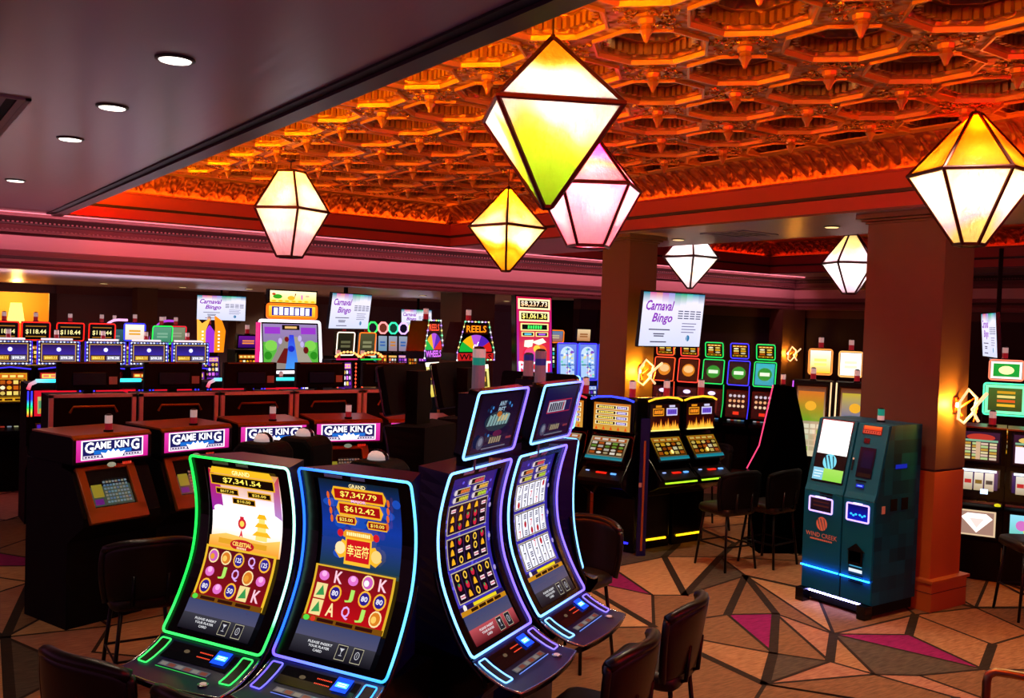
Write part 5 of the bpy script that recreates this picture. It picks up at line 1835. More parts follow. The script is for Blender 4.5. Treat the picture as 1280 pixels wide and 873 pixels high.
# ---- red-screened row with rainbow edges behind those
def rainbow(x, y): return mix(C('ff2010', 2), C('20ff50', 2), min(1, y * 3)) if y < .33 else mix(C('20ff50', 2), C('3030ff', 2), min(1, (y - .33) * 3))
def rainbow_machine(label, x, seed):
    t = thing('slot_machine', label, 'slot machine', (x, 12.3, 0), 0, 'red-screened machines with rainbow edges')
    cabinet(t, .62, 1.66, lean=.05, mat=BLACKM)
    def red(a, w, h):
        a.rect(-w / 2, 0, w / 2, h, C('d01028', 1.15)); a.rect(-w * .42, h * .1, w * .46, h * .76, C('c8c070', .95)); a.rect(-w * .40, h * .12, w * .44, h * .6, C('60a070', .9))
        a.disc(-w * .2, h * .55, w * .13, C('f4e8e0', 1.2), h * .14); a.rect(-w * .38, h * .12, w * .3, h * .3, C('e0a838', 1.0)); a.disc(w * .2, h * .4, w * .1, C('3080c0'), h * .1)
        for k in range(2): a.rect(-w * .3 + k * w * .16, 0, -w * .22 + k * w * .16, h * .2, C('ffffff', 1.2)); a.d -= a.lay
    panel(t, 'main_display', -.25, .25, 1.26, 1.60, -.01, .03, red)
    def pur(a, w, h):
        a.rect(-w / 2, 0, w / 2, h, C('2010a0', 1.0), C('3818b0', 1.0)); a.rect(-w * .3, h * .5, w * .4, h * .8, C('8a8030', .9)); a.rect(-w * .1, h * .12, w * .4, h * .42, C('d8d0ff', 1.1)); a.rect(-w * .4, h * .85, w * .4, h * .95, C('a890ff', 1.1))
    panel(t, 'lower_display', -.22, .22, .95, 1.20, -.10, -.02, pur)
    for s_ in (-1, 1):
        for q in (.262, .30):
            mb = MB()
            path = [(s_ * q, -.03, 1.28 + .30 * k / 6) for k in range(7)]
            tmp = MB(); tmp.tube(NEONF, path, .009, 6)
            cl = []
            for k in range(7): cl += [rainbow(0, k / 6)] * 6
            mb.add(tmp.v, tmp.f, NEONF, cl)
            mb.build('side_light', t)
    mb = MB()
    cl_ = lambda q: mix(C('e03050', 1.6), C('30e0f0', 1.8), min(1, q * 2))
    tmp = MB(); path = [(-.30, -.02, 1.60), (-.28, -.03, 1.66), (-.22, -.03, 1.69)] + [(-.22 + .5 * k / 6, -.03, 1.70) for k in range(7)]
    mb.tube(NEONF, path, .022, 6, False, cl_)
    mb.build('crown_light', t)
    candle(t, .05, .2, 1.66, 1.1); 
    return t
for k, x in enumerate((1.93, 2.61, 3.30, 4.02, 4.74)):
    rainbow_machine('red map-screen machine with rainbow edge lights, %s from the left in its row' % ('first', 'second', 'third', 'fourth', 'fifth')[k], x, k)

# ---- moonlit-sign row with chasing bulbs
def moon_machine(label, x, k):
    t = thing('slot_machine', label, 'slot machine', (x, 14.55, 0), 0, 'moonlit-sign machines with chasing bulbs')
    cabinet(t, .56, 1.72, mat=BLACKM)
    top = panel(t, 'marquee', -.27, .27, 1.755, 2.10, 0, 0, art_moon((('$860.11', '$98.28'), ('$860.11', '$98.28'), ('$860.11', '$98.28'))[k % 3]), rim=.045, body=NAVY)
    mb = MB()
    pts = dense([(-.25, 1.775), (.25, 1.775), (.25, 2.08), (-.25, 2.08)], .045)
    mb.beads(GLOW, [(px, -.012, pz) for px, pz in pts], .011, [C('c8d8ff', 2.2), C('c8d8ff', 2.2), C('8098ff', 1.4)], True)
    mb.build('chasing_bulb_trim', top)
    for s_ in (-1, 1):
        mb = MB(); mb.box(NEONF, s_ * .272 - .004, s_ * .272 + .004, -.01, .03, 1.76, 2.09, C('3828ff', 1.2)); mb.build('side_light', top)
    panel(t, 'main_display', -.24, .24, 1.22, 1.66, -.02, .05, art_mixed(('gold', 'red', 'fire', 'gold', 'purple')[k], 40 + k, 1.1))
    mb = MB(); mb.tube(NEONF, [(-.26, -.03, 1.70), (0, -.06, 1.73), (.26, -.03, 1.70)], .010, 6, False, lambda q: C('4030ff', 1.2)); mb.build('arch_light', t)
    mb = MB(); mb.box(GLOW, -.2, .2, .12, .2, 2.10, 2.125, C('fff0f8', 1.0)); mb.build('roof_light', t)
    lamp('AREA', 'roof_lamp', (0, .3, 2.14), 5, 'ffdcf0', t, .4, (PI, 0, 0), size_y=.1)
    candle(t, .0, .2, 2.10, 1.3)
    return t
for k, x in enumerate((1.70, 2.31, 2.93, 3.53, 4.14)):
    moon_machine('machine with moonlit blue marquee ringed by bulbs, %s of its row' % ('leftmost', 'second from left', 'third from left', 'fourth from left', 'rightmost')[k], x, k)

# ---- behind them: red-rimmed toppers, then assorted ones
def topper_machine(label, x, y, w, zt, z1, art, frame, group=None, n=(0, -1), cnd=True, pal='red', seed=0, mainh=.42):
    t = thing('slot_machine', label, 'slot machine', (x, y, 0), facing(*n), group)
    cabinet(t, w * .92, z1 - .02, .40, mat=BLACKM, prot=.12)
    panel(t, 'topper', -w / 2, w / 2, z1, zt, .02, -.01, art, frame)
    panel(t, 'main_display', -w * .46, w * .46, z1 - mainh - .06, z1 - .06, -.03, .04, art_mixed(pal, seed, 1.0))
    if cnd: candle(t, 0, .05, zt, 1.4)
    return t
for k, x in enumerate((1.90, 2.37, 2.87, 3.38)):
    topper_machine('machine with red-rimmed jackpot topper behind the moonlit row, %s of four' % ('leftmost', 'second from left', 'third from left', 'rightmost')[k], x, 17.0 + .1 * (k % 2), .42, 2.31, 2.01, art_amount('$118.44'), ('ff2018', 1.6), 'red-rimmed jackpot toppers', seed=k, pal='gold')
topper_machine('machine with blue-rimmed white topper behind the moonlit row', 3.86, 16.9, .34, 2.33, 2.03, art_plain('e8d0c0', 'fff0e0', 1.2, None, 'e0a030'), ('3038ff', 1.8), n=(-.2, -.98), pal='cream', seed=21)
topper_machine('machine with green-rimmed pale topper behind the moonlit row', 4.14, 16.2, .34, 2.31, 2.01, art_plain('4a9a78', '70b090', .8, None, '90c8a8'), ('20e050', 1.8), n=(.15, -.98), pal='green', seed=22)
topper_machine('machine with red-rimmed pale green topper, next to the flame-topped one', 4.56, 16.9, .34, 2.30, 2.01, art_plain('708868', '8aa080', .8, None, 'a0b090'), ('e02030', 1.5), n=(.15, -.98), pal='red', seed=23)
def flame_machine():
    t = thing('slot_machine', 'machine crowned by a tall orange flame-shaped topper over the moonlit row', 'slot machine', (4.93, 16.2, 0), facing(.2, -.98))
    cabinet(t, .40, 1.9, .3, mat=BLACKM)
    mb = MB()
    O = C('ff8810', 1.3); P_ = C('9a30d0', 1.2)
    for pts, c_ in (([(-.22, 1.88), (-.10, 1.88), (-.10, 2.25), (-.02, 2.45), (-.16, 2.36), (-.24, 2.44)], C('ffb040', 1.4)), ([(.06, 1.88), (.24, 1.88), (.27, 2.25), (.20, 2.42), (.08, 2.50), (.10, 2.3)], O), ([(-.10, 1.88), (.06, 1.88), (.06, 2.24), (-.02, 2.34), (-.10, 2.2)], P_)):
        mb.prism(GLOW, pts, -.03, .02, 'y', c_)
    fl = mb.build('flame_topper', t)
    mb = MB()
    for px in (-.16, .14):
        mb = MB()
        for k in range(6): mb.box(GLOW, px - .012, px + .012, -.045, -.03, 1.92 + .06 * k, 1.945 + .06 * k, C('fff4e0', 1.8))
        mb.build('bulb_row', fl)
    panel(t, 'main_display', -.2, .2, 1.35, 1.82, -.03, .03, art_mixed('purple', 71))
    candle(t, .0, .05, 2.34, 1.3)
flame_machine()
def arc_machine(label, x, y, col):
    t = thing('slot_machine', label, 'slot machine', (x, y, 0), facing(-.4, -.9))
    cabinet(t, .5, 1.85, mat=BLACKM)
    mb = MB()
    path = [(.24 * math.cos(PI * (1 - q / 10)), -.03, 1.95 + .42 * math.sin(PI * .5 * min(1, q / 6))) for q in range(11)]
    mb.tube(NEONF, path, .022, 6, False, lambda q: col); mb.build('arch_light', t)
    panel(t, 'upper_display', -.2, .2, 1.88, 2.22, 0, 0, art_plain('285058', '487880', .6, None, '80a0a0'))
    panel(t, 'main_display', -.2, .2, 1.35, 1.8, -.03, .03, art_mixed('blue', 5))
    candle(t, .0, .05, 2.36, 1.3, ((LWHT, .05),))
arc_machine('machine with a pink-lit arched topper beside the red-rimmed jackpot toppers', 3.75, 18.0, C('f0a8e0', 1.6))
arc_machine('machine with a violet arched topper behind the green-rimmed one', 4.75, 18.5, C('a838c8', 1.4))
topper_machine('small machine with a glowing purple topper, left of the big cartoon-screen machine', 4.94, 14.3, .36, 2.24, 2.02, art_plain('30085a', '6a1890', 1.0, None, 'ff9040'), None, n=(.1, -1), pal='gold', seed=33)

# ---- big cartoon-screen cabinet
def big_cabinet():
    t = thing('slot_machine', 'big cabinet with white-edged cartoon street screen and bright two-tier sign', 'slot machine', (5.26, 13.35, 0), facing(.1, -1))
    cabinet(t, 1.0, 1.75, .7)
    def street(a, w, h):
        a.rect(-w / 2, 0, w / 2, h, C('7a6a98'), C('a890c8', .9))
        for s_ in (-1, 1):
            a.rect(s_ * w * .38 - w * .12, h * .1, s_ * w * .38 + w * .12, h * .6, C('58b840', 1.05)); a.disc(s_ * w * .36, h * .52, w * .11, C('80d050', 1.1), h * .12)
            a.disc(s_ * w * .42, h * .3, w * .07, C('28901c'), h * .09); a.rect(s_ * w * .33 - w * .14, h * .78, s_ * w * .33 + w * .14, h * .93, C('9838c8', 1.1))
        a.poly([(-w * .45, 0), (-w * .12, 0), (-w * .02, h * .72), (-w * .12, h * .72)], C('9a9088', .9)); a.d -= a.lay
        a.poly([(w * .12, 0), (w * .45, 0), (w * .12, h * .72), (w * .02, h * .72)], C('b0a898', .9))
        a.poly([(-w * .12, 0), (w * .13, 0), (w * .05, h * .76), (-w * .03, h * .76)], C('4098f0', 1.1), C('3038e0', 1.1)); a.disc(w * .0, h * .45, w * .06, C('1828c8'), h * .07)
        a.poly([(-w * .28, h * .14), (-w * .10, h * .12), (-w * .06, h * .46), (-w * .13, h * .46)], C('6a1414')); a.disc(-w * .08, h * .66, w * .04, C('7a1418'), h * .06); a.disc(w * .27, h * .42, w * .05, C('6a1010'), h * .08)
        for px, pz in ((-.2, .62), (.2, .55), (.16, .68)): a.disc(w * px, h * pz, w * .035, C('c8b8f0', 1.0), h * .07)
        a.rect(-w * .16, h * .87, w * .16, h * .98, C('100808')); a.rect(-w * .11, h * .9, w * .11, h * .95, C('e8b870', 1.1))
    panel(t, 'main_display', -.49, .49, 1.72, 2.48, -.04, .06, street, ('fff4ff', 2.0), fr=.022, rim=.05)
    def white(a, w, h):
        a.rect(-w / 2, 0, w / 2, h, C('fff4f4', 1.5)); a.rect(-w * .4, h * .3, w * .1, h * .45, C('6a3030')); a.rect(0, h * .2, w * .4, h * .32, C('c04060')); a.rect(-w * .4, h * .05, -w * .1, h * .2, C('404060'))
    panel(t, 'lower_display', -.28, .28, 1.30, 1.66, -.10, -.03, white)
    def sign(a, w, h):
        a.rect(-w / 2, 0, w / 2, h, C('ffa010', 1.4), C('ffd040', 1.4)); a.rect(-w * .42, h * .14, w * .42, h * .88, C('2828a0', 1.0))
        for k in range(7): a.rect(-w * .38 + w * .11 * k, h * .2, -w * .30 + w * .11 * k, h * (.78 + .06 * (k % 2)), C('fff8ff', 1.6)); a.d -= a.lay
    panel(t, 'sign', -.40, .40, 2.52, 2.72, 0, 0, sign, ('ff6810', 1.8), fr=.02, rim=.012)
    def fruit(a, w, h):
        a.rect(-w / 2, 0, w / 2, h, C('ffc840', 1.5), C('fff4c0', 1.6)); a.disc(-w * .34, h * .5, w * .1, C('30a020', 1.2), h * .2); a.disc(-w * .42, h * .7, w * .04, C('d04020'), h * .1)
        a.disc(-w * .05, h * .4, w * .08, C('ffb020', 1.3), h * .2); a.poly([(w * .02, h * .4), (w * .06, h * .8), (w * .03, h * .8)], C('803010')); a.disc(w * .3, h * .6, w * .05, C('f0d0a0'), h * .1); a.rect(w * .16, h * .3, w * .2, h * .7, C('e080c0', 1.2))
        for k in range(7): a.disc(-w * .42 + w * .14 * k, h * .12, w * .05, C('ffb010', 1.4), h * .08, 8); a.d -= a.lay
    panel(t, 'upper_sign', -.37, .42, 2.73, 2.94, .02, .02, fruit)
    mb = MB(); mb.box(NEONF, -.52, -.50, -.02, .1, 1.75, 2.45, C('d01870', 1.4)); mb.build('side_light', t)
big_cabinet()

# ---- slanted-frame machines and bulb-arched ones
topper_machine('machine with a white-rimmed slanted topper right of the cartoon-screen machine', 6.89, 15.0, .37, 2.30, 1.90, art_plain('1c1a10', '2a2818', .9, None, '6a6848'), ('ffe8d0', 1.8), n=(.2, -.98), seed=51, pal='gold')
topper_machine('machine with an orange-rimmed slanted topper beside the white-rimmed one', 7.30, 15.0, .36, 2.30, 1.90, art_plain('3a3a28', '585838', .9, None, '909068'), ('ff7020', 1.8), n=(.2, -.98), seed=52, pal='fire')
def bulb_machine(label, x, pal, seed, extra):
    t = thing('slot_machine', label, 'slot machine', (x, 12.45, 0), facing(.2, -.98))
    cabinet(t, .32, 1.95, .35, mat=BLACKM)
    panel(t, 'main_display', -.14, .14, 1.46, 1.93, -.02, .03, art_mixed(pal, seed, 1.25))
    mb = MB()
    mb.beads(GLOW, [(.21 * math.cos(PI * (.12 + .76 * k / 8)), -.05, 1.97 + .10 * math.sin(PI * (.12 + .76 * k / 8))) for k in range(9)], .02, [C('ffb060', 2.0)])
    mb.build('bulb_arch_trim', t)
    for s_ in (-1, 1):
        mb = MB()
        mb.beads(GLOW, [(s_ * .155, -.05, 1.46 + .055 * k) for k in range(9)], .014, [C('ff5030', 1.9)])
        mb.build('bulb_trim', t)
    mb = MB(); mb.box(NEONF, -.18, .18, -.05, -.03, 1.955, 1.975, extra); mb.build('crown_light', t)
    candle(t, -.05, .1, 1.95, 1.3)
bulb_machine('machine arched with amber bulbs and magenta edge, left of a matching pair', 5.72, 'purple', 61, C('d01868', 1.2))
bulb_machine('machine arched with amber bulbs over a green bar, right of a matching pair', 6.10, 'cream', 62, C('20c040', 1.4))

# ---- ring-topped row at the far wall
def ring_machine(label, x, col, pal, k):
    t = thing('slot_machine', label, 'slot machine', (x, 20.0, 0), facing(-.3, -.95), 'ring-topped machines at the far wall')
    cabinet(t, .20, 1.72, .18, mat=BLACKM, prot=.06)
    mb = MB()
    pts = [(.115 * math.cos(PI / 8 + q * PI / 4), 2.32 + .135 * math.sin(PI / 8 + q * PI / 4)) for q in range(8)]
    mb.tube(NEONF, [(px, 0, pz) for px, pz in pts], .022, 6, True, lambda q: C(col, 1.8))
    r_ = mb.build('light_ring', t)
    mb = MB(); mb.prism(GLOW, [(px * .8, 2.32 + (pz - 2.32) * .8) for px, pz in pts], .0, .03, 'y', C(('181828', '803828', '104838', '0c0c20', '384838', '301848')[k], .8)); mb.build('ring_face', r_)
    mb = MB(); mb.box(BLACKM, -.02, .02, .02, .06, 1.7, 2.32); mb.build('post', t)
    panel(t, 'main_display', -.12, .12, 1.76, 2.15, -.02, .02, art_plain(('8090b0', '70a0c0', 'b08890', 'a08aa8', 'c09060', '6a6aa0')[k], 'a8b8d0', .8, None, ('e09040', '4070c0')[k % 2]))
    panel(t, 'lower_display', -.12, .12, 1.36, 1.70, -.05, -.01, art_mixed(pal, 80 + k, 1.0, 2, 3))
for k, (x, col, pal) in enumerate(((9.86, '30e060', 'aqua'), (10.13, 'ff9090', 'fire'), (10.40, '30e0a0', 'red'), (10.67, 'd8a8ff', 'purple'), (10.94, 'c8f050', 'gold'), (11.21, 'b060ff', 'purple'))):
    ring_machine('machine topped by a lit %s ring at the far wall' % ('green', 'salmon pink', 'teal', 'lilac white', 'lime yellow', 'violet')[k], x, col, pal, k)

# ---- wheel-topped machines
def wheel_machine(label, x, y, s, n, words, zt=2.60):
    t = thing('slot_machine', label, 'slot machine', (x, y, 0), facing(*n))
    cabinet(t, .56 * s, 1.83, .4, mat=CHAR)
    w = .37 * s
    mb = MB()
    mb.prism(BLACK, [(-w, 1.99), (w, 1.99), (w, 2.10), (w * .62, 2.55), (-w * .62, 2.55), (-w, 2.10)], .0, .30, 'y')
    top = mb.build('topper', t)
    fn = flat((0, -.002, 1.99), (1, 0, 0), (0, 0, 1), (0, -1, 0))
    mb = MB(); a = Art(mb, lambda x_, y_, d: fn(x_, y_, d), GLOW)
    cs = ['18b038', 'f0b010', 'b050d8', '5020b0', 'd82018']
    for k in range(5):
        a0, a1 = PI * (1 - k / 5), PI * (1 - (k + 1) / 5)
        a.poly([(0, .13)] + [(w * .86 * math.cos(a0 + (a1 - a0) * q / 4), .13 + .25 * math.sin(a0 + (a1 - a0) * q / 4)) for q in range(5)], C(cs[k], 1.1)); a.d -= a.lay
    a.up()
    a.rect(-w * .6, .39, w * .6, .53, C('300804')); 
    if words:
        a.text('REELS', 0, .465, w * 1.05, .10, C('ff8a10', 1.5), .05)
        a.text('of', 0, .22, w * .3, .11, C('ffffff', 1.4), .04, .3)
        a.rect(-w * .95, .0, w * .95, .11, C('d02020', .9)); a.text('WHEELS', 0, .055, w * 1.7, .085, C('1c0a0a'), .06)
    else:
        a.text('REELS', 0, .465, w * 1.05, .10, C('ff5030', 1.5), .05)
        a.text('WHEELS', 0, .07, w * 1.6, .10, C('e070ff', 1.4), .05)
    mb.build('wheel_sign', top)
    mb = MB()
    bp = dense([(-w * .98, 2.0), (-w * .98, 2.11), (-w * .62, 2.56), (w * .62, 2.56), (w * .98, 2.11), (w * .98, 2.0)], .07)
    mb.beads(GLOW, [(px, -.012, pz) for px, pz in bp[:-8]], .013, [C(c_, 1.7) for c_ in ('ffffff', 'c090ff', 'ffe080', '80ffb0')])
    mb.build('rim_bulb_trim', top)
    def reels(a, w_, h):
        a.rect(-w_ / 2, 0, w_ / 2, h, C('e0c840', 1.1), C('f0e890', 1.2)); a.rect(-w_ * .5, h * .88, w_ * .5, h, C('fff8e0', 1.6))
        for k in range(2):
            a.rect(-w_ * .42 + w_ * .46 * k, h * .35, -w_ * .04 + w_ * .46 * k, h * .8, C('504018')); a.rect(-w_ * .38 + w_ * .46 * k, h * .5, -w_ * .1 + w_ * .46 * k, h * .65, C('f8b030', 1.2)); a.d -= 2 * a.lay
        a.up(); a.up(); a.rect(-w_ * .1, h * .05, w_ * .4, h * .3, C('e8a818', 1.1)); a.disc(-w_ * .0, h * .4, w_ * .09, C('8030b0'), h * .08)
    panel(t, 'main_display', -.29 * s, .29 * s, 1.40, 1.95, -.06, .02, reels)
    candle(t, -.05, .12, 2.55, 1.7)
wheel_machine('machine topped by a half wheel sign reading reels of wheels', 7.46, 11.72, 1.1, (.25, -.97), True)
wheel_machine('machine topped by a purple half wheel, left of the central machine backs', 7.08, 12.3, .85, (.55, -.83), False)

# ---- tall cherry sign
def tall_sign():
    t = thing('slot_machine', 'tall machine with stacked jackpot amounts and a cherry picture on its sign', 'slot machine', (8.11, 11.15, 0), facing(.1, -1))
    cabinet(t, .50, 1.5, .25)
    def f(a, w, h):
        a.rect(-w / 2, 0, w / 2, h, C('d82048', 1.1), C('c01040', 1.1)); a.rect(-w / 2, 0, w / 2, h * .42, C('e82030', 1.2), C('d81c40', 1.1))
        for s_ in (-1, 1): a.rect(s_ * w * .47 - w * .03, 0, s_ * w * .47 + w * .03, h, C('8018b8', 1.1), C('e02050', 1.1)); a.d -= a.lay
        a.up()
        for z0, z1, hw, t_, c1, c2 in ((.84, .975, .46, '$8,237.73', 'ffb060', 'fff0d8'), (.685, .815, .43, '$1,061.36', 'ffe040', 'fff4a0')):
            a.rect(-w * hw, h * z0, w * hw, h * z1, C('fff0b0', 1.4)); a.rect(-w * (hw - .05), h * (z0 + .022), w * (hw - .05), h * (z1 - .022), C('140804'))
            a.text(t_, 0, h * (z0 + z1) / 2, w * (hw - .08) * 2, h * .075, C(c1, 1.4), .05, 0, C(c2, 1.5))
        a.rect(-w * .40, h * .565, w * .40, h * .66, C('ffe890', 1.3)); a.rect(-w * .36, h * .58, w * .36, h * .645, C('061006')); a.glyphs(0, h * .612, w * .42, h * .045, 6, C('40f060', 1.3), w * .01)
        for s_, c_ in ((-1, '60d0f0'), (1, 'b060f0')):
            a.rect(s_ * w * .20 - w * .18, h * .49, s_ * w * .20 + w * .18, h * .55, C('ffe890', 1.2)); a.rect(s_ * w * .20 - w * .15, h * .50, s_ * w * .20 + w * .15, h * .54, C('080818')); a.rect(s_ * w * .20 - w * .1, h * .51, s_ * w * .20 + w * .1, h * .53, C(c_, 1.2))
        a.poly([(-w * .12, h * .42), (w * .22, h * .47), (w * .32, h * .42), (w * .1, h * .38)], C('f4f0d8', 1.3)); a.poly([(-w * .3, h * .44), (-w * .05, h * .45), (-w * .1, h * .34), (-w * .32, h * .36)], C('e8f0d8', 1.3))
        a.disc(w * .14, h * .30, w * .19, C('f86018', 1.2), h * .085); a.disc(-w * .10, h * .26, w * .22, C('b020c8', 1.2), h * .10, 16, C('f84020', 1.3)); a.disc(w * .04, h * .33, w * .10, C('ffc030', 1.3), h * .05)
        a.rect(-w / 2, 0, w / 2, h * .03, C('103060'))
        a.text('RIOT', -w * .02, h * .10, w * .92, h * .15, C('c8b8ff', 1.3), .06, 0, C('ffffff', 1.6))
    panel(t, 'sign', -.36, .36, 1.80, 2.97, -.03, .05, f, far=False)
    mb = MB(); mb.box(BLACK, -.2, .2, .06, .2, 1.45, 2.9); mb.build('sign_post', t)
    panel(t, 'main_display', -.26, .26, 1.0, 1.5, -.08, .0, art_mixed('red', 91))
tall_sign()

# ---- behind the tall sign: small screens and blue leaded-glass pair
topper_machine('machine with small landscape screen in a blue-white rim, right behind the cherry sign', 10.40, 13.7, .36, 2.45, 2.22, art_plain('c07050', '6090c0', .8, None, 'e0d0a0'), ('ff7818', 1.3), pal='aqua', seed=95, n=(-.45, -.9), cnd=False)
topper_machine('machine with small lit screen left of the black hanging television', 10.85, 13.4, .28, 2.50, 2.25, art_plain('c08050', 'f0d0a0', 1.0, None, 'a06030'), None, pal='gold', seed=96, n=(-.45, -.9), cnd=False)
for k, (x, lb) in enumerate(((9.80, 'left'), (10.24, 'right'))):
    t = thing('slot_machine', 'blue machine with leaded-glass arch picture, %s of the two below the black television' % lb, 'slot machine', (x, 12.5, 0), facing(-.1, -1))
    cabinet(t, .42, 1.6, mat=NAVY)
    panel(t, 'main_display', -.20, .20, 1.62, 2.25, 0, .04, art_glassarch, ('4038ff', 1.6), rim=.02)
    panel(t, 'lower_display', -.19, .19, 1.15, 1.55, -.08, -.02, art_mixed('blue', 97 + k, .8))
    mb = MB(); mb.box(NEONF, .205, .22, -.02, .0, 1.2, 2.25, C('3060ff', 1.8)); mb.build('side_light', t)

# ---- fire-link bank at centre right
def fire_machine(label, x, y, n, upper, arc, floor_l=None, under=None, dp=.45):
    t = thing('slot_machine', label, 'slot machine', (x, y, 0), facing(*n))
    mb = MB()
    mb.prism(BLACK, [(.12, .0), (.12, .62), (-.22, .78), (-.26, .86), (-.02, 1.10), (.06, 1.36), (.0, 1.38), (.0, 1.74), (.04, 1.77), (dp - .03, 1.74), (dp, .0)], -.265, .265)
    mb.build('cabinet', t, bevel=.008)
    panel(t, 'upper_display', -.25, .25, 1.37, 1.72, -.012, -.004, upper, far=False)
    def low(a, w, h):
        if upper is art_ladder: art_mixed('cream', 12, .62, 4, 5)(a, w, h)
        else:
            art_mixed('gold', 13, .55, 3, 5)(a, w, h); a.d += .004; a.disc(w * .02, h * .35, w * .05, C('ffe080', 1.3), h * .09)
        a.d += .005; a.rect(-w / 2, 0, w / 2, h * .14, C('1898a8', .85), C('1c7888', .7))
    panel(t, 'lower_display', -.25, .25, 1.06, 1.33, -.20, -.005, low, far=False)
    mb = MB()
    path = [(-.27, -.01, 1.735), (-.18, -.03, 1.765), (0, -.04, 1.78), (.18, -.03, 1.765), (.27, -.01, 1.735)]
    mb.tube(NEON, path, .012, 8, False, lambda q: C(*arc))
    mb.build('crown_light', t, smooth=True)
    mb = MB()
    mb.prism(CHAR, [(-.30, .84), (-.30, .88), (-.16, .97), (-.10, .97), (-.10, .9)], -.26, .26)
    mb.box(GLOW, -.06, .06, -.24, -.20, .93, .945, C('e02010', 1.3)); mb.box(GLOW, .12, .18, -.24, -.21, .93, .945, C('60a0ff', 1.6)); mb.box(GLOW, -.2, -.16, -.22, -.2, .94, .95, C('a0b8ff', 1.2))
    mb.build('button_deck', t)
    if under:
        mb = MB(); mb.box(NEON, -.25, .25, -.315, -.302, .835, .85, C(*under)); mb.build('deck_light', t)
    if floor_l:
        mb = MB(); mb.box(NEON, -.2, .2, .10, .115, .10, .12, C(*floor_l)); mb.build('floor_light', t)
    candle(t, .17, .15, 1.75, 1.6, ((LREDM, .06), (LWHT, .05)))
    return t
fire_machine('machine with amber jackpot ladder screen under a blue arch, at the bank corner', 7.03, 8.12, (-.92, -.39), art_ladder, ('3040ff', 2.2), ('2020ff', 4), dp=.2)
fire_machine('machine with amber ladder screen half hidden behind the blue-edged topper', 6.82, 8.70, (-.92, -.39), art_ladder, ('d03040', 1.2), dp=.2)
fire_machine('machine with flames below two jackpot boxes, left of the matching pair', 7.63, 7.90, (.02, -1), art_flames, ('f0b020', 2.0), ('ffc010', 3), ('a0e020', 2.0))
fire_machine('machine with flames below two jackpot boxes, right of the matching pair', 8.22, 7.92, (.02, -1), art_flames, ('f0b020', 2.0), ('ffc010', 3), ('a0e020', 2.0))
t = thing('bank_end_panel', 'dark angled panel filling the corner between the ladder-screen and flame machines', 'panel', (7.25, 7.80, 0), facing(-.35, -.94))
mb = MB(); mb.prism(NAVY, [(-.055, 0), (.055, 0), (.03, .08), (-.03, .08)], .0, 1.55, 'z'); mb.build('body', t)
mb = MB(); mb.box(AMBERW, -.012, .012, -.006, .0, .06, 1.3); mb.build('edge_strip', t)
mb = MB(); mb.box(STICK, -.055, -.02, -.004, .0, .78, .83); mb.build('label_plate', t)

# ---- row in front of the back right wall
rim = ['ff4030', 'ff5028', 'ff4030', '20c858', '3838ff', '20c858', '18b850']
pos0 = Vector((12.47, 13.4)); 
for k in range(6):
    p = pos0 + W12 * (-.16 + .475 * k)
    col = ('ff4030', 'ff5028', 'ff4030', '20c858', '4038ff', '20c858')[k]
    t = thing('slot_machine', 'tall machine by the back right wall, ' + ('orange-red rim, mostly behind the bingo television', 'orange-red rim, second of its row', 'orange-red rim, third of its row', 'green rim, left of the blue-rimmed one', 'the only blue-rimmed one', 'green rim, last of its row')[k], 'slot machine', (p.x, p.y, 0), facing(*N12), 'neon-rimmed row by the back right wall')
    cabinet(t, .42, 1.55, mat=BLACKM)
    panel(t, 'topper', -.17, .17, 2.04, 2.32, .05, .0, art_mixed('gold', 101, 1.0, 3, 2), (col, 1.6), rim=.03)
    def oval(a, w, h, kk=k):
        if kk < 3: a.rect(-w / 2, 0, w / 2, h, C('1c0a04'), C('3a1408')); a.disc(0, h * .5, w * .36, C('d88020', 1.1), h * .3, 18); a.disc(0, h * .55, w * .28, C('f0c080', 1.1), h * .18, 14)
        else: a.rect(-w / 2, 0, w / 2, h, C('0c1c14') if kk < 5 else C('18a0b8'), C('081018') if kk < 5 else C('20b8c8')); a.disc(0, h * .5, w * .38, C('18902c', 1.1), h * .3, 18); a.rect(-w * .26, h * .42, w * .26, h * .58, C('d8f0d0', 1.2))
    panel(t, 'main_display', -.20, .20, 1.55, 2.0, -.03, .05, oval, (col, 1.6), rim=.03)
    def low(a, w, h, kk=k):
        if kk < 4:
            a.rect(-w / 2, 0, w / 2, h, C('0a0406'), C('1c080c')); a.disc(0, h * .86, w * .2, C('d8c8ff', 1.6), h * .08)
            for q in range(4): a.rect(-w * .34 + w * .18 * q, h * .1, -w * .22 + w * .18 * q, h * .7, C('5a2018', .8)); a.d -= a.lay
        else:
            a.rect(-w / 2, 0, w / 2, h, C('080808')); d = a.d
            for q in range(4):
                for r_ in range(3): a.d = d; a.disc(-w * .33 + w * .22 * q, h * (.42 + .2 * r_), w * .08, C(('f0d8b0', 'e8b880', 'd0d0e0')[r_], .9), h * .06, 8)
            a.rect(-w * .15, h * .08, w * .15, h * .2, C('e03018', 1.2))
    panel(t, 'lower_display', -.20, .20, .96, 1.46, -.10, -.03, low)
    mb = MB(); mb.tube(NEONF, [(.213, -.02, 1.55), (.215, -.03, 1.2), (.213, -.12, .95)], .010, 6, False, lambda q: C(col, 1.2)); mb.build('side_light', t)

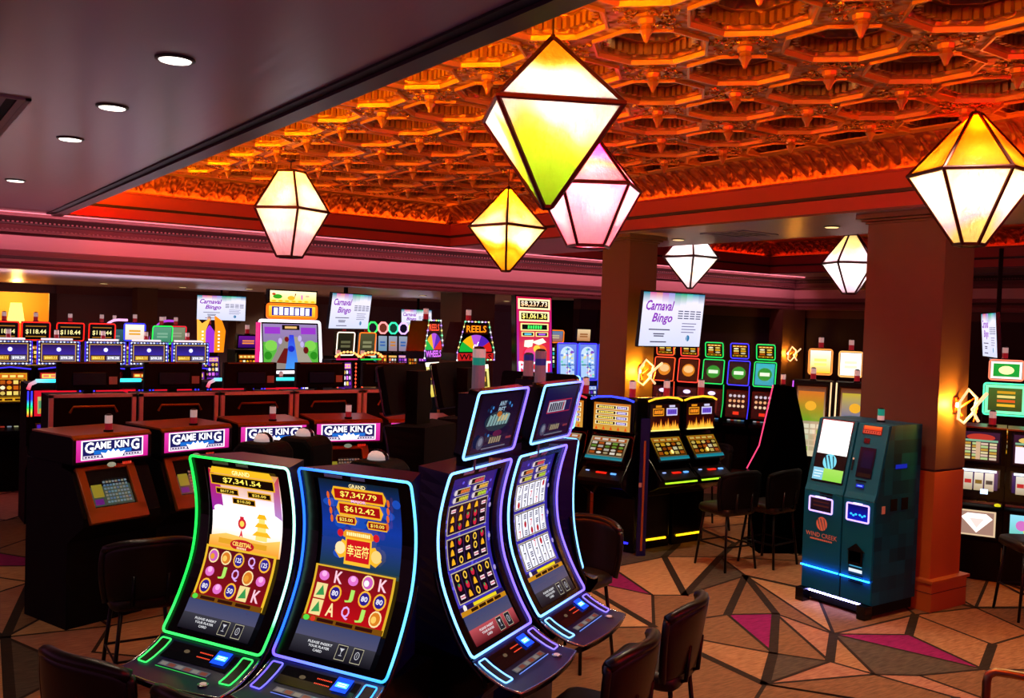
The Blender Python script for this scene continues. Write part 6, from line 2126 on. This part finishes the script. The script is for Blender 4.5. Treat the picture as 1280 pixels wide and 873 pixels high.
# ---- right of centre: pink-edged dark machine, two slanted screens, two bright toppers
t = thing('slot_machine', 'dark machine seen from the side with a pink-lit slanted edge, right of the flame machines', 'slot machine', (8.92, 7.32, 0), facing(-.86, .5))
mb = MB(); mb.prism(M('unlit_side_panel', '020202', .8, 0, .0), [(-.25, .0), (-.25, .82), (-.30, .88), (-.14, 1.2), (.0, 1.94), (.10, 1.94), (.22, 1.5), (.30, 1.0), (.30, 0)], -.21, .21); mb.build('cabinet', t)
mb = MB()
mb.tube(NEON, [(-.215, -.29, .92), (-.215, -.15, 1.2), (-.215, -.01, 1.93)], .008, 6, False, lambda q: C('ff4070', 1.6))
mb.build('edge_light', t)
mb = MB(); mb.prism(CHAR, [(-.34, .84), (-.34, .88), (-.2, .96), (-.2, .9)], -.2, .2); mb.build('button_deck', t)
mb = MB(); mb.box(NEON, -.2, .2, -.35, -.338, .83, .85, C('ff5818', 1.8)); mb.build('deck_light', t)
candle(t, -.05, .05, 1.94, 1.2)
def slim(label, x, y, art1, neon_c, n):
    t = thing('slot_machine', label, 'slot machine', (x, y, 0), facing(*n))
    mb = MB(); mb.prism(BLACKM, [(.12, 0), (.1, .75), (-.12, .85), (-.1, 1.0), (.1, 1.98), (.4, 1.98), (.4, 0)], -.24, .24); mb.build('cabinet', t)
    panel(t, 'main_display', -.19, .19, 1.05, 1.93, -.12, .07, art1, far=False, rim=.02)
    for s_, c_ in zip((-1, 1), neon_c):
        mb = MB(); mb.tube(NEON, [(s_ * .225, -.12, 1.0), (s_ * .225, -.05, 1.45), (s_ * .225, .085, 1.97)], .009, 6, False, lambda q, c_=c_: C(c_, 1.4))
        mb.build('edge_light', t)
    candle(t, 0, .2, 1.98, 1.4)
def art_fields(c1, c2, c3):
    def f(a, w, h):
        a.rect(-w / 2, 0, w / 2, h, C('e8d8b0', .9), C('6a3018', .8)); a.rect(-w * .45, h * .5, w * .45, h * .93, C(c1, .9), C(c2, .9)); a.disc(0, h * .72, w * .2, C('f0b030'), h * .07)
        d = a.d; rd = random.Random(3)
        for i in range(4):
            for j in range(5): a.d = d; a.rect(-w * .42 + w * .22 * i, h * (.08 + .08 * j), -w * .24 + w * .22 * i, h * (.14 + .08 * j), C(rd.choice([c3, 'f0e8c8', 'd0d8b0', 'c8b890']), .85))
    return f
slim('tall slant-screened machine with green and orange picture, left of two by the kiosk', 9.62, 7.42, art_fields('70a828', 'e07828', 'a8c860'), ('c050e0', 'ffc890'), (-.84, -.54))
slim('tall slant-screened machine with blue and yellow picture, right of two by the kiosk', 9.90, 6.99, art_fields('2858a8', 'd0b838', '6090c0'), ('ffd8a0', 'ffc8d8'), (-.84, -.54))
topper_machine('machine with blazing white and yellow topper seen over the slant screens', 10.47, 7.95, .30, 2.36, 2.02, art_plain('ffb820', 'fff4d8', 1.5, None, 'ffe070'), ('ff9040', 1.4), pal='red', seed=121, n=(-.80, -.6))
topper_machine('machine with a washed-out white topper beside the large pillar edge', 10.80, 7.72, .30, 2.34, 2.0, art_plain('fff0d0', 'ffffff', 1.6, None, 'ffe8b0'), ('ffb060', 1.4), pal='fire', seed=122, n=(-.80, -.6))

# ---- far right
def green_machine():
    t = thing('slot_machine', 'machine with two green screens stacked, far right beyond the large pillar', 'slot machine', (11.55, 6.05, 0), facing(-.86, -.5))
    cabinet(t, .48, 1.62, mat=BLACKM)
    panel(t, 'topper', -.19, .19, 2.07, 2.32, .02, 0, lambda a, w, h: (a.rect(-w / 2, 0, w / 2, h, C('fff0e8', 1.4)), a.rect(-w * .42, h * .12, w * .42, h * .88, C('18a838', 1.0)), a.disc(0, h * .5, w * .25, C('fff0a0', 1.5), h * .25)), ('ff8060', 1.4))
    def g(a, w, h): a.rect(-w / 2, 0, w / 2, h, C('70f0b0', 1.4)); a.rect(-w * .42, h * .1, w * .42, h * .9, C('084818'), C('106828')); [a.rect(-w * .2, h * (.25 + .15 * k), w * .25, h * (.34 + .15 * k), C(('f0c030', 'e06020', 'f0e080', 'd0a020')[k], 1.0)) for k in range(4)]
    panel(t, 'main_display', -.24, .24, 1.64, 2.03, -.02, .02, g, ('50ffb0', 1.8))
    panel(t, 'lower_display', -.2, .2, 1.15, 1.5, -.08, -.02, art_mixed('gold', 131, .7))
    candle(t, -.02, .05, 2.32, 1.4)
green_machine()
def reel_machine(label, x, y, art_top, c_bot):
    t = thing('slot_machine', label, 'slot machine', (x, y, 0), facing(-.89, -.46))
    mb = MB(); mb.prism(BLACKM, [(.02, 0), (.02, .42), (-.02, .45), (-.02, .78), (-.16, .84), (-.16, .90), (.04, 1.24), (.04, 1.62), (.55, 1.62), (.55, 0)], -.24, .24); mb.build('cabinet', t)
    panel(t, 'pay_display', -.20, .20, 1.25, 1.60, .025, .035, art_top, far=False)
    panel(t, 'reel_window', -.20, .20, .92, 1.20, -.14, .0, art_reels3, far=False)
    panel(t, 'belly_glass', -.19, .19, .47, .76, -.03, -.03, c_bot, far=False, rim=.01)
    mb = MB()
    mb.prism(CHROME, [(-.19, .85), (-.19, .875), (-.03, .92), (-.03, .90)], -.23, .23)
    for k in range(4): mb.box(BLACK, -.19 + .1 * k, -.11 + .1 * k, -.17, -.09, .875, .905)
    mb.build('button_deck', t)
    mb = MB(); mb.lathe(M('yellow_button', 'c8d020', .4, 0, .4, 'd0e020', .8), [(.03, 0), (.03, .02), (0, .03)], (.19, -.19, .84), 12); mb.build('spin_button', t)
    mb = MB(); mb.box(AMBERW, -.24, .24, .03, .5, 1.62, 1.635); mb.build('roof_trim', t)
    candle(t, .1, .2, 1.635, 1.5)
reel_machine('mechanical reel machine with lit diamond belly glass, just right of the large pillar', 9.82, 5.38, art_paytable('c03828'), art_diamond)
reel_machine('mechanical reel machine with horseshoe pay glass, at the right picture edge', 10.02, 4.93, lambda a, w, h: (art_paytable('e8c060')(a, w, h), a.rect(-w * .45, h * .05, w * .45, h * .60, C('f4e0f4', 1.2)), a.ring(0, h * .78, w * .14, w * .05, C('282070'))), lambda a, w, h: (a.rect(-w / 2, 0, w / 2, h, C('60c0a0', 1.1), C('90d8f0', 1.2)), a.disc(w * .1, h * .4, w * .25, C('e8d020', 1.2), h * .3), a.disc(-w * .2, h * .6, w * .15, C('d070c0', 1.1), h * .2)))

# ---- more chairs
make_chair('dark chair in front of the left flame machine, its back to us', 7.80, 7.05, .05, 1, mat=BLACKM)
make_chair('dark chair in front of the right flame machine, turned slightly', 8.34, 6.92, -.1, 1, mat=BLACKM)
make_chair('dark chair behind the flame-machine chairs, nearest the pink-edged machine', 9.05, 8.55, -.9, .3, mat=BLACKM)
make_chair('low leather chair before the mechanical reel machines, its cushion catching light', 9.04, 4.40, -.82, .57, h=1.0, seat=.68)
WHITEC = M('dome_lens_pale', 'd8c8c4', .4, 0, .4, 'f0e0dc', .35)
def dome_machine(label, x, y):
    t = thing('slot_machine', label, 'slot machine', (x, y, 0), facing(-.48, .88), 'dark machines with pale dome lamps')
    mb = MB(); mb.prism(BLACKM, [(.16, 0), (.16, 1.70), (.10, 1.75), (-.10, 1.75), (-.16, 1.70), (-.12, 1.2), (-.26, .9), (-.22, .82), (-.12, .75), (-.12, 0)], -.13, .13); mb.build('cabinet', t, bevel=.03)
    mb = MB(); mb.lathe(WHITEC, [(.065, 0), (.06, .025), (.04, .045), (0, .055)], (0, 0, 1.75), 16); mb.build('dome_lamp', t, smooth=True)
    mb = MB(); mb.prism(BLACK, [(.068 * math.cos(PI * k / 8), 1.749 + .060 * math.sin(PI * k / 8)) for k in range(9)], -.014, .014); mb.build('dome_strap', t)
    panel(t, 'main_display', -.115, .115, 1.25, 1.66, -.135, -.17, art_mixed('blue', 141, .8))
dome_machine('dark machine with a pale dome lamp, leftmost one behind the green-edged machine', 2.20, 6.02)
dome_machine('dark machine with a pale dome lamp, middle one, below the fourth crown sign', 2.56, 6.20)
dome_machine('dark machine with a pale dome lamp, right one just above the lucky charm machine', 2.54, 5.03)
# ---- stair rail at the lower right and the table lamp in the doorway
t = thing('stair_rail', 'short brass-toned tubular rail in the lower right corner', 'railing', (4.78, 2.42, 0))
BRASS = M('brushed_brass', 'a08058', .28, 1)
mb = MB(); mb.tube(BRASS, [(-.03, .09, 0), (-.03, .09, .84), (-.022, .085, .875), (-.005, .06, .895), (.02, .0, .90), (.30, -.62, .90), (.62, -1.3, .9)], .022, 10); mb.build('handrail', t, smooth=True)
mb = MB(); mb.lathe(BRASS, [(.06, 0), (.06, .012), (.03, .02)], (-.03, .09, 0), 16); mb.build('floor_flange', t)
t = thing('table_lamp', 'lit cream table lamp in the ochre room behind the doorway', 'lamp', (3.02, 24.9, 0))
mb = MB(); mb.lathe(M('lamp_shade_lit', 'fff0c0', .6, 0, .3, 'ffd870', 1.8), [(.19, 2.15), (.12, 2.62)], (0, 0, 0), 20); mb.build('shade', t)
mb = MB(); mb.lathe(WOODR, [(.14, 0), (.14, .03), (.03, .06), (.03, 2.2), (.0, 2.2)], (0, 0, 0), 12); mb.build('stand', t)
lamp('POINT', 'bulb_light', (0, 0, 2.72), 110, 'ffc060', t, .1)

# =================================================================== COVE LIGHTING OF THE TRAYS
def cove_strip(nm, x0, x1, y0, y1, z, h, energy, rot, sx, sy):
    t = thing('cove_light', nm, 'cove light', ((x0 + x1) / 2, (y0 + y1) / 2, z), 0, 'cove light strips')
    hx, hy = max((x1 - x0) / 2, .012), max((y1 - y0) / 2, .012)
    mb = MB(); mb.box(M('cove_strip_lit', h, .5, 0, .3, h, 1.5), -hx, hx, -hy, hy, -.004, .006); mb.build('strip', t)
    return t
def cove_lights(nm, kind, c, a, b, z, h, energy, n, rot, dz=1):
    """a strip of lamps along a cove; n area lamps sit end to end on the strip"""
    if kind == 'x': t = cove_strip(nm, c, c, a, b, z, h, 0, 0, 0, 0)
    else: t = cove_strip(nm, a, b, c, c, z, h, 0, 0, 0, 0)
    L = (b - a) / n
    for k in range(n):
        q = a + L * (k + .5) - (a + b) / 2
        loc = (0, q, .012 * dz) if kind == 'x' else (q, 0, .012 * dz)
        lamp('AREA', 'strip_lamp', loc, energy / n, h, t, .05 if kind == 'x' else L * .98, rot, size_y=L * .98 if kind == 'x' else .05)
    return t
R_ = math.radians
cove_lights('orange LED strip on the right cove ledge of the gilded ceiling', 'x', X1 + .10, YN, Y1, 4.162, 'ff6a10', 26, 4, (0, R_(180), 0))
cove_lights('orange LED strip on the far cove ledge of the gilded ceiling', 'y', Y1 + .10, X0, X1, 4.162, 'ff6a10', 16, 3, (R_(180), 0, 0))
cove_lights('yellow LED strip inside the left edge of the gilded ceiling', 'x', X0 + .05, YN, Y1, 3.93, 'ffd010', 560, 4, (0, R_(-172), 0))
cove_lights('added red strip under the yellow one inside the left edge of the gilded ceiling', 'x', X0 + .07, YN, Y1, 3.88, 'ff0408', 260, 4, (0, R_(-94), 0))  # added to redden the facing fascia and crown
cove_lights('added red strip at the unseen near end of the gilded ceiling', 'y', YN + .1, X0 + .3, X1 - .3, 4.0, 'ff0408', 240, 2, (R_(100), 0, 0))  # added out of view to redden the far fascia
cove_lights('red LED strip on the far cove of the second tray', 'y', Y1 + .10, 9.9, 16.0, 4.162, 'ff3810', 5, 2, (R_(180), 0, 0))
cove_lights('red LED strip on the right cove of the second tray', 'x', 16.10, 2, Y1, 4.162, 'ff3810', 5, 2, (0, R_(180), 0))
cove_lights('red LED strip inside the near edge of the second tray', 'x', 9.95, 0, Y1, 3.95, 'ff2a20', 30, 2, (0, R_(-100), 0))
cove_lights('added rose wash strip under the soffit edge before the header wall', 'y', Y1 + .02, -5, XH - .2, 3.768, 'ff8c9c', 100, 5, (R_(55), 0, 0), -1)  # added strip, turned from view, that lights the header band pink
